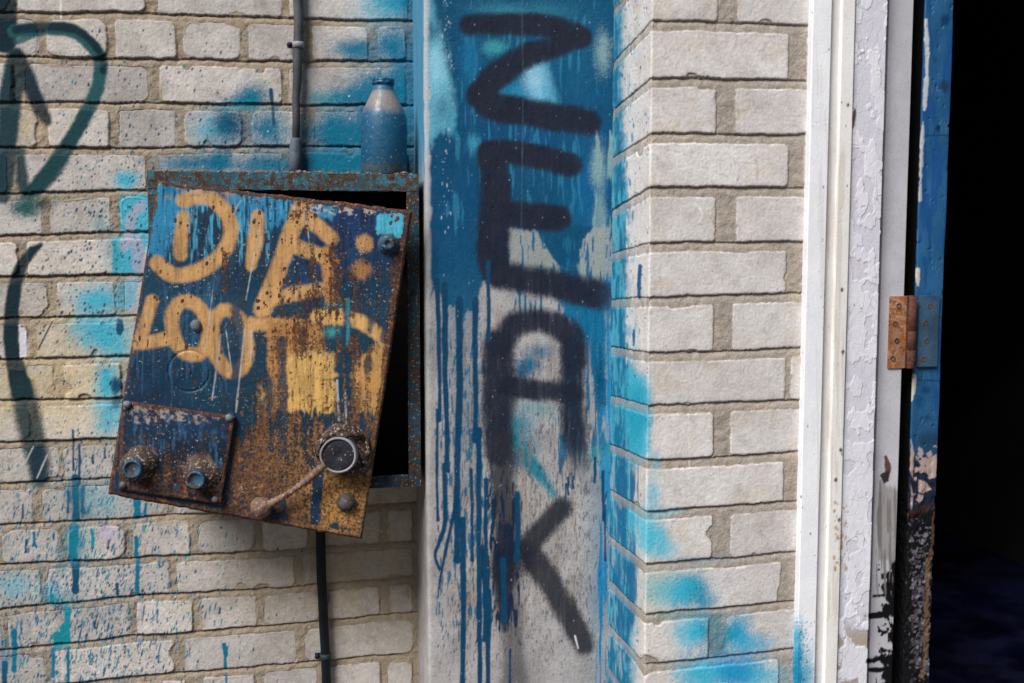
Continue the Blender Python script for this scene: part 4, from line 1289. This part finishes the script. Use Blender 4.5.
def ring(cx, cy, rx, ry, w, tilt=-.12):
    pts = []
    for k in range(17):
        t = 2 * math.pi * k / 16
        x, y = rx * math.cos(t), ry * math.sin(t)
        pts.append((cx + x - y * tilt * -1 * -1, cy + y))
    cb.stroke(pts, w, OC, **os_)
ring(190, 328, 18, 27, 13); ring(230, 341, 17.5, 31, 13)
cb.stroke([(252, 324), (275, 325), (300, 326)], 13, OC, **os_)
cb.stroke([(318, 317, 15), (340, 317, 15), (360, 322, 14), (377, 333, 13), (388, 347, 10)], 14, L(204, 160, 96), **os_)
cb.poly([(268, 318), (322, 322), (324, 372), (318, 412), (262, 408), (268, 372)], OC2, .9, 3, 4, 14)
cb.poly([(288, 352), (334, 356), (334, 414), (288, 410)], L(212, 168, 96), .88, 4, 4, 16)
cb.poly([(260, 384), (276, 386), (272, 412), (258, 412)], L(198, 154, 88), .75, 4, 3, 12)
cb.poly([(362, 352), (388, 340), (396, 352), (384, 414), (358, 412), (352, 380)], L(196, 146, 82), .75, 4, 4, 16)
cb.poly([(328, 478), (356, 470), (372, 480), (364, 530), (320, 524)], L(190, 138, 66), .85, 3, 4, 12)
# blue still showing through the rusty side
for x, y0, y1, w in [(268, 380, 420, 8), (282, 340, 470, 7), (275, 425, 500, 5), (346, 290, 350, 6), (372, 290, 330, 8), (384, 280, 340, 8), (340, 400, 426, 5), (368, 360, 372, 6), (321, 468, 500, 7), (315, 494, 528, 8),
                     (240, 420, 470, 10), (236, 300, 400, 10), (328, 420, 450, 5), (398, 300, 330, 6), (253, 470, 480, 6)]:
    cb.stroke([(x, y0, w), (x + 1, (y0 + y1) / 2, w * 1.2), (x - 1, y1, w * .8)], w, L(22, 56, 78), .75, 2.2, 2.0, .3, dens=.3)
cb.drip(348, 300, 345, 4, L(60, 130, 140), .6); cb.drip(262, 400, 430, 5, L(70, 110, 110), .6)
# pale scratches and lime runs
for (a, b, w) in [((245, 330), (236, 412), 1.3), ((221, 335), (212, 400), .9), ((262, 212), (246, 300), .9), ((305, 215), (318, 290), .9), ((337, 380), (339, 420), 2.0), ((345, 392), (347, 440), 1.6), ((241, 200), (232, 215), .8), ((252, 330), (251, 360), 1.4), ((205, 350), (213, 290), .6), ((232, 372), (226, 330), .6)]:
    cb.stroke([a, b], w, L(178, 178, 178), .8, .6, .4, 0)
cb.specks(260, (105, 180, 412, 540), [L(160, 154, 146), L(120, 110, 102)], (.3, .7), (1, 2), 0, .75, lambda x, y: .25 + .75 * (y > 380))
cb.streaks((290, 196, 412, 216), L(182, 172, 164), .06, .8, (5, 2.5), 125)
cb.streaks((155, 180, 300, 200), L(150, 130, 120), .14, .7, (5, 2.5), 127)
cb.specks(60, (300, 400, 400, 470), [L(170, 160, 150)], (.4, 1.1), (1, 3), 0, .8)
paint = cb.sample(px, py); paint[..., 3] = 1
cr = Canvas(90, 165, 430, 555, gain=1.0)
R1 = (1, 0, 0)
def rb(cx, cy, rx, ry, a, p=1.2): cr.blob(cx, cy, rx, ry, R1, a, p, .3)
cr.put(cr.win(0, 0, 2000, 2000), np.ones((cr.h, cr.w), np.float32), R1, .25)
for b in [(310, 300, 40, 70, .5), (300, 350, 50, 60, .6), (270, 450, 50, 60, .85), (300, 500, 60, 40, .8), (350, 420, 40, 60, .7), (380, 300, 28, 60, .55), (345, 495, 36, 44, 1.3), (230, 500, 30, 20, .7), (300, 210, 26, 14, .55), (330, 270, 20, 40, .5),
          (225, 250, 16, 30, .35), (360, 200, 60, 5, .7), (250, 480, 30, 40, .7), (190, 490, 50, 14, .5), (180, 510, 60, 8, .7), (150, 330, 12, 20, .3), (310, 395, 40, 16, .4)]:
    rb(b[0], b[1], b[2], b[3], b[4] * .46)
for x, y0, y1, w in [(338, 260, 360, 7), (352, 275, 345, 8), (378, 262, 330, 5), (391, 262, 340, 7), (372, 300, 350, 4), (332, 250, 310, 6), (302, 330, 360, 5), (225, 255, 290, 8), (355, 340, 440, 10), (368, 360, 440, 8), (312, 240, 300, 5), (318, 420, 480, 10), (262, 420, 500, 14), (236, 440, 500, 10), (295, 420, 520, 14)]:
    cr.stroke([(x, y0), (x + .5, (y0 + y1) / 2), (x - .5, y1)], w, R1, .38, 2.0, 1.2, .3)
cr.stroke([(409, 214), (385, 380), (362, 536)], 11, R1, .95, 3, 1.5, .3, False)
cr.stroke([(158, 182), (280, 196), (412, 212)], 6, R1, .8, 2, 1.5, .3, False)
cr.stroke([(107, 494), (235, 518), (362, 538)], 10, R1, .9, 3, 1.5, .3, False)
cr.stroke([(156, 190), (130, 350), (108, 494)], 6, R1, .6, 3, 1.5, .3, False)
cr.stroke([(112, 440), (107, 494)], 12, R1, .8, 3, 1.5, .3, False)
cr.blob(390, 226, 16, 12, (0, 0, 0), .8); cr.blob(380, 300, 10, 40, (0, 0, 0), .3); cr.blob(165, 430, 40, 40, (0, 0, 0), .25)
cr.stroke([(318, 470), (316, 520)], 9, (0, 0, 0), .8, 2, 1, .2)
for x in (346, 372, 384):
    cr.stroke([(x + 4, 285), (x - 4, 340)], 5, (0, 0, 0), .8, 1.5, 1, .2)
cr.specks(900, (110, 185, 405, 420), [R1], (.5, 2.2), (1, 1.6), -.1, .8, lambda x, y: .35 + .65 * (x > 255))
cr.specks(500, (110, 185, 405, 500), [R1], (.4, 1.0), (2, 8), -.05, .6)
cr.blob(310, 385, 26, 30, (0, 0, 0), .35); cr.blob(378, 385, 18, 32, (0, 0, 0), .3); cr.blob(355, 326, 34, 12, (0, 0, 0), .4)
rust = cr.sample(px, py)
gold = .35 * np.exp(-((px - 300) / 70) ** 2 - ((py - 455) / 60) ** 2) + np.exp(-((px - 340) / 34) ** 2 - ((py - 505) / 30) ** 2) + .6 * np.exp(-((px - 310) / 34) ** 2 - ((py - 385) / 34) ** 2) + .5 * np.exp(-((px - 375) / 20) ** 2 - ((py - 390) / 30) ** 2)
rust[..., 1] = np.clip(gold, 0, 1); rust[..., 3] = 1
hd = (fbm(U * 4, V * 5, 301, 3) - .5) * .010 + (fbm(U * 60, V * 75, 303, 3) - .5) * .0008
# pressed disc (knock-out) and crease
rr = np.hypot(px - 189, (py - 371))
hd -= .0016 * np.exp(-((rr - 20.5) / 1.1) ** 2)
# dented seam where the plate's top edge is folded
rag = (fbm(U * 40, V * 0 + 3, 305, 3) - .5)
edge_d = np.minimum(np.minimum(U * .49, (1 - U) * .49), np.minimum(V * .62, (1 - V) * .62))
hd -= (1 - ss(0, .006, edge_d)) ** 2 * .005
Pd = P + NP * hd[..., None]
# ragged bottom/top edge
dn = (BLc - TL) / np.linalg.norm(BLc - TL)
Pd = Pd + dn * ((rag * .004) * (ss(.97, 1, V) - ss(.03, 0, V) * -1 * 0 + (1 - ss(0, .03, V))))[..., None]
panel = grid_mesh('door_panel', Pd, MAT_CAB, {'paint': paint, 'rust': rust}, parent=cab, back=-NP * .013, flip=False)
panel['label'] = 'tilted rusty blue door with ochre spray lettering'


def dpt(x, y, off=0.0): return on_plane(x, y, TL, NP) + NP * off


# small raised access plate
c4 = [dpt(122.5, 400, .006), dpt(235.5, 416, .010), dpt(119, 489, .006), dpt(221.5, 503, .012)]
n_, m_ = 150, 120
u = np.linspace(0, 1, n_)[:, None, None]; v = np.linspace(0, 1, m_)[None, :, None]
P = c4[0] * (1 - u) * (1 - v) + c4[1] * u * (1 - v) + c4[2] * (1 - u) * v + c4[3] * u * v
px, py = project(P)
U, V = np.broadcast_to(u[..., 0], px.shape), np.broadcast_to(v[..., 0], px.shape)
ca = Canvas(105, 385, 250, 515)
ca.put(ca.win(0, 0, 2000, 2000), np.ones((ca.h, ca.w), np.float32), L(14, 32, 48), 1)
ca.blob(190, 425, 40, 14, L(14, 56, 88), .8); ca.blob(140, 430, 22, 30, L(16, 46, 72), .6); ca.blob(170, 480, 50, 16, L(20, 24, 34), .7)
ca.streaks((118, 395, 240, 505), L(50, 90, 124), .12, .5, (3, 14), 121)
ca.stroke([(124, 400), (160, 404), (200, 411), (235, 417)], 2.6, L(158, 146, 140), .9, 1.2, 2.2, .3)
ca.streaks((122, 398, 238, 424), L(150, 136, 128), .02, .8, (4, 3), 123)
ca.stroke([(133, 450, 6), (150, 452, 8), (152, 470, 6)], 6, L(110, 92, 86), .7, 2, 2, .4)
ca.stroke([(190, 460, 6), (205, 458, 8), (214, 470, 6), (200, 470, 6)], 6, L(110, 92, 86), .7, 2, 2, .4)
ca.specks(260, (118, 398, 236, 505), [L(140, 128, 120), L(92, 78, 72)], (.3, .9), (1, 2), 0, .8)
pa = ca.sample(px, py); pa[..., 3] = 1
ru = np.zeros(px.shape + (4,)); ru[..., 3] = 1
ru[..., 0] = .42 + .35 * ss(440, 490, py) * fbm(U * 6, V * 6, 401, 3) + .4 * (1 - ss(0, .06, np.minimum(np.minimum(U, 1 - U), np.minimum(V, 1 - V))))
hd = (fbm(U * 4, V * 4, 403, 3) - .5) * .004 + (fbm(U * 30, V * 25, 404, 2) - .5) * .0008
e = np.minimum(np.minimum(U, 1 - U) * .21, np.minimum(V, 1 - V) * .165)
hd -= (1 - ss(0, .004, e)) * .0015
for kx, ky in ((137, 466), (199, 477)):
    hd += .004 * np.exp(-(np.hypot(px - kx - 2, py - ky + 4) / 17) ** 2)
grid_mesh('access_plate', P + NP * hd[..., None], MAT_CAB, {'paint': pa, 'rust': ru}, parent=panel, back=-NP * .007)

# fittings on the door
def fitting(name, x, y, off, prof, mat, wob=0.0, tilt=(0, 0, 0), seed=0, seg=28):
    bm = bmesh.new()
    add_lathe(bm, dpt(x, y, off), NP + np.array(tilt), prof, seg, wob, seed)
    return bm_obj(name, bm, mat, panel)


for x, y, r in ((137, 466, .0165), (199, 477, .0165)):
    fitting('crusted_collar', x + 3, y - 3, .008, [(.034, -.004), (.031, .004), (.025, .007), (.0195, .012), (.0165, .014), (0, .0141)], MAT_CRUST, .16, seed=int(x))
    k = fitting('knob', x, y, .016, [(r * 1.0, 0), (r * 1.02, .016), (r * .96, .020), (r * .80, .0208), (r * .74, .0172), (0, .0166)], MAT_BLUEKNOB, .02, (-.06, 0, .03), int(x))
fitting('bolt', 388, 244, .001, [(.019, 0), (.018, .003), (.0125, .004), (.0125, .012), (.0105, .0145), (.006, .015), (.0045, .0125), (0, .0125)], MAT_BLUEKNOB, .04, seed=3)
fitting('bolt', 346, 502, .001, [(.019, -.001), (.0185, .0025), (.0140, .003), (.0138, .010), (.0120, .0118), (0, .0120)], rusty_material('rusty_bolt', L(92, 94, 98), .55, L(52, 42, 40), L(96, 74, 58), .6), .05, seed=4, seg=6)
fitting('rivet', 196, 325.5, .001, [(.0105, 0), (.0095, .004), (.005, .007), (0, .0075)], MAT_BOLT, .1, seed=5)
fitting('rivet', 189, 371, .0004, [(.004, 0), (.003, .001), (0, .0012)], MAT_CRUST, .2, seed=6)
fitting('plate_screw', 128, 404, .007, [(.007, 0), (.006, .004), (0, .005)], MAT_BOLT, .1, seed=8)
fitting('plate_screw', 230, 417, .011, [(.007, 0), (.006, .004), (0, .005)], MAT_BOLT, .1, seed=9)
fitting('plate_screw', 124, 484, .007, [(.006, 0), (.005, .004), (0, .005)], MAT_BOLT, .1, seed=10)
fitting('plate_screw', 216, 498, .012, [(.006, 0), (.005, .004), (0, .005)], MAT_BOLT, .1, seed=11)
# main lock: torn crust, collar, barrel, blackened face
fitting('lock_crust', 344, 450, .001, [(.050, -.002), (.047, .003), (.043, .006), (.036, .005), (.030, .004), (0, .004)], MAT_CRUST, .18, seed=12, seg=40)
fitting('lock_barrel', 340.5, 453, .004, [(.0335, 0), (.0325, .018), (.0335, .030), (.0325, .0345), (.0298, .035), (.0288, .0315)], MAT_LOCKRIM, .02, (-.10, 0, .06), 13, 40)
fitting('lock_face', 340.5, 453, .004, [(.0289, .031), (.0260, .0320), (.018, .0312), (.010, .0325), (.006, .0305), (0, .030)], MAT_LOCK, .05, (-.10, 0, .06), 14, 40)
bm = bmesh.new()
pts, rad = [], []
for k in range(61):
    t = k / 60
    a = np.array([326, 461.0]) * (1 - t) + np.array([262, 506.0]) * t
    pts.append(dpt(a[0], a[1] + 4 * math.sin(t * 3.1), .034 * (1 - t) + .016 * t))
    rad.append(.0056 + .0011 * (1 if k % 4 < 2 else -.4) + .0007 * random.random() + .0012 * math.sin(t * 9))
add_tube(bm, pts, rad, 14)
bm_obj('latch_rod', bm, MAT_ROD, panel)
bm = bmesh.new()
p = dpt(262, 506, .014)
bmesh.ops.create_icosphere(bm, subdivisions=4, radius=.0195)
for v in bm.verts:
    q = v.co * 120
    k = 1 + .16 * (float(fbm(np.array([q.x + 7.]), np.array([q.y + q.z * 1.3 + 3.]), 5, 3)[0]) - .5) * 2
    v.co = Vector(p) + v.co * k
bm_obj('rod_knob', bm, MAT_ROD, panel)
# torn strip of metal above the lock
bm = bmesh.new()
add_tube(bm, [dpt(322, 446, .016), dpt(326, 436, .020), dpt(334, 431, .018), dpt(342, 434, .026), dpt(352, 433, .016), dpt(364, 436, .010)], [.004, .006, .0055, .007, .005, .003], 10)
add_tube(bm, [dpt(318, 456, .010), dpt(319, 446, .012), dpt(324, 440, .012)], [.0035, .005, .004], 10)
add_tube(bm, [dpt(366, 436, .006), dpt(369, 452, .010), dpt(362, 466, .008)], [.0025, .0038, .003], 10)
bm_obj('torn_crust', bm, MAT_CRUST, panel)

# ================================================================== BOTTLE ON THE CABINET
YBO = 2.085
bx_ = at(384, 150, YBO)[0]
bz0 = zt + .0016
sc_ = lambda p: (at(384 + p, 130, YBO)[0] - bx_)
zpx = lambda y: at(384, y, YBO)[2]
bottle_h = [(0, bz0), (sc_(20.5), bz0), (sc_(22.6), bz0 + .006), (sc_(22.8), zpx(130)), (sc_(22.4), zpx(119)), (sc_(20.5), zpx(112)), (sc_(17), zpx(104)), (sc_(13.6), zpx(97)), (sc_(11.2), zpx(92)), (sc_(10.2), zpx(89)),
            (sc_(9.8), zpx(85.5))]
m = NM('dusty_bottle_glass', .3, .5)
g = m.n('ShaderNodeNewGeometry')
sp = m.n('ShaderNodeSeparateXYZ'); m.l(g.outputs['Position'], sp.inputs[0])
f = m.ramp(m.math('ADD', sp.outputs[2], m.math('MULTIPLY_ADD', m.noise(40, 4), .02, -.01)), zpx(117), zpx(108))
c = m.mix(f, L(10, 84, 116), L(128, 122, 116))
c = m.mix(m.ramp(m.noise(160, 5, .7), .60, .66, 0, .75), c, L(150, 176, 188))
c = m.mix(m.ramp(m.noise(30, 4), .5, .7, 0, .5), c, L(0, 64, 110))
c = m.mix(m.math('MULTIPLY', m.ramp(sp.outputs[2], zpx(158), zpx(172), 0, 1), m.ramp(m.noise(120, 4, .7), .4, .55)), c, L(92, 96, 92))
c = m.mix(m.ramp(sp.outputs[2], zpx(93), zpx(90)), c, L(40, 92, 122))
m.b.inputs['Transmission Weight'].default_value = .12
m.b.inputs['Coat Weight'].default_value = .08
MAT_BOTTLE = m.done(c, m.ramp(m.noise(90, 4), .3, .7, .4, .75), m.bump(m.noise(150, 4), .0006, .6))
bot = empty('glass_bottle', (bx_, YBO, bz0), 'dusty old glass bottle sprayed blue standing on top of the cabinet', 'bottle')
bm = bmesh.new()
add_lathe(bm, (bx_, YBO, 0), (0, 0, 1), bottle_h + [(sc_(8.4), zpx(85.5)), (sc_(8.6), zpx(92)), (sc_(11.6), zpx(97)), (0, zpx(99))], 48)
bm_obj('body', bm, MAT_BOTTLE, bot)
m = NM('blue_bottle_lip', .35)
MAT_LIP = m.done(m.mix(m.ramp(m.noise(120, 4), .4, .6), L(10, 52, 84), L(44, 100, 130)), .35)
bm = bmesh.new()
add_lathe(bm, (bx_, YBO, 0), (0, 0, 1), [(sc_(8.5), zpx(84)), (sc_(9.9), zpx(85.4)), (sc_(11.2), zpx(84.4)), (sc_(11.4), zpx(82.5)), (sc_(10.4), zpx(81.8)), (sc_(11.0), zpx(80.8)), (sc_(10.6), zpx(79.2)), (sc_(8.8), zpx(78.8)), (sc_(8.2), zpx(80)), (sc_(8.2), zpx(84))], 40)
bm_obj('lip', bm, MAT_LIP, bot)

# rubble and dirt lying on the cabinet top
random.seed(21)
bm = bmesh.new()
for _ in range(150):
    x = random.uniform(xl + .02, xr - .01)
    if abs(x - bx_) < .01: continue
    r = random.uniform(.0015, .0045) * (1.4 if random.random() < .15 else 1)
    y = random.uniform(Y_BOX + .002, Y_BOX + .05)
    b2 = bmesh.new(); bmesh.ops.create_icosphere(b2, subdivisions=1, radius=r)
    for v in b2.verts:
        v.co = Vector((v.co.x * 1.5, v.co.y, v.co.z * .7)) * random.uniform(.7, 1.2) + Vector((x, y, zt + .002 + r * .25))
    me = bpy.data.meshes.new('t'); b2.to_mesh(me); b2.free(); bm.from_mesh(me); bpy.data.meshes.remove(me)
o = bm_obj('debris', bm, plain_noise('rust_crumbs', L(92, 62, 44), L(150, 132, 116), 120, .9), None, False)
tag(o, 'rust crumbs and grit lying along the cabinet top', 'debris', kind='stuff')

# ================================================================== PIPES
YP = Y_WALL - .014
con = empty('conduit_pipe', at(297, 172, YP), 'thin grey conduit running down the bricks into the cabinet top', 'pipe')
bm = bmesh.new()
path = [(299.5, -420), (299, -200), (298.5, -60), (298.3, -20), (298.0, 0), (298.8, 20), (298.2, 40), (297.3, 60), (297.4, 80), (295.9, 98), (296.3, 120), (295.8, 150)]
add_tube(bm, [at(x, y, YP) for x, y in path] , [.0098] * 5 + [.0096, .0094, .0092, .0088, .0078, .0076, .0078], 18)
bm_obj('tube', bm, MAT_CONDUIT, con)
bm = bmesh.new()
add_tube(bm, [at(295.8, y, YP) for y in (138, 141, 146, 155, 178)], [.0085, .0105, .0125, .0135, .0142], 18)
bm_obj('sleeve', bm, rusty_material('painted_sleeve', L(92, 102, 112), .15, L(60, 56, 56), L(96, 88, 84), .3), con)


def clamp(root, x, y, r, mat, side=-1):
    bm = bmesh.new()
    p = at(x, y, YP)
    add_lathe(bm, p + np.array([0, 0, -.006]), (0, 0, 1), [(r, 0), (r + .0022, .0006), (r + .0022, .0114), (r, .012)], 22)
    add_box(bm, tuple(p + np.array([side * (r + .012) if side < 0 else r, .004, -.006])), tuple(p + np.array([-r if side < 0 else r + .012, .0075, .006])), .0006)
    bm_obj('clip', bm, mat, root)
    bm = bmesh.new()
    add_lathe(bm, p + np.array([side * (r + .007), .004, 0]), (0, -1, 0), [(.0055, 0), (.0055, .005), (.004, .008), (0, .0085)], 14)
    bm_obj('nail', bm, MAT_BLACKPIPE, root)


clamp(con, 298.2, 45, .0096, MAT_LOCKRIM)
cbl = empty('black_cable', at(326, 683, YP), 'black sheathed cable running down the shaded bricks below the cabinet', 'cable')
bm = bmesh.new()
path = [(320, 500), (320.5, 530), (321, 560), (321.5, 580), (322.6, 600), (324, 630), (325.5, 655), (326.5, 683), (327.5, 720), (328, 780), (330, 900), (331, 985)]
add_tube(bm, [at(x, y, YP) for x, y in path], .0098, 18)
bm_obj('sheath', bm, MAT_BLACKPIPE, cbl)
clamp(cbl, 325.5, 656, .0098, rusty_material('dark_clip', L(48, 60, 64), .2, L(30, 26, 24), L(60, 50, 44), .2))
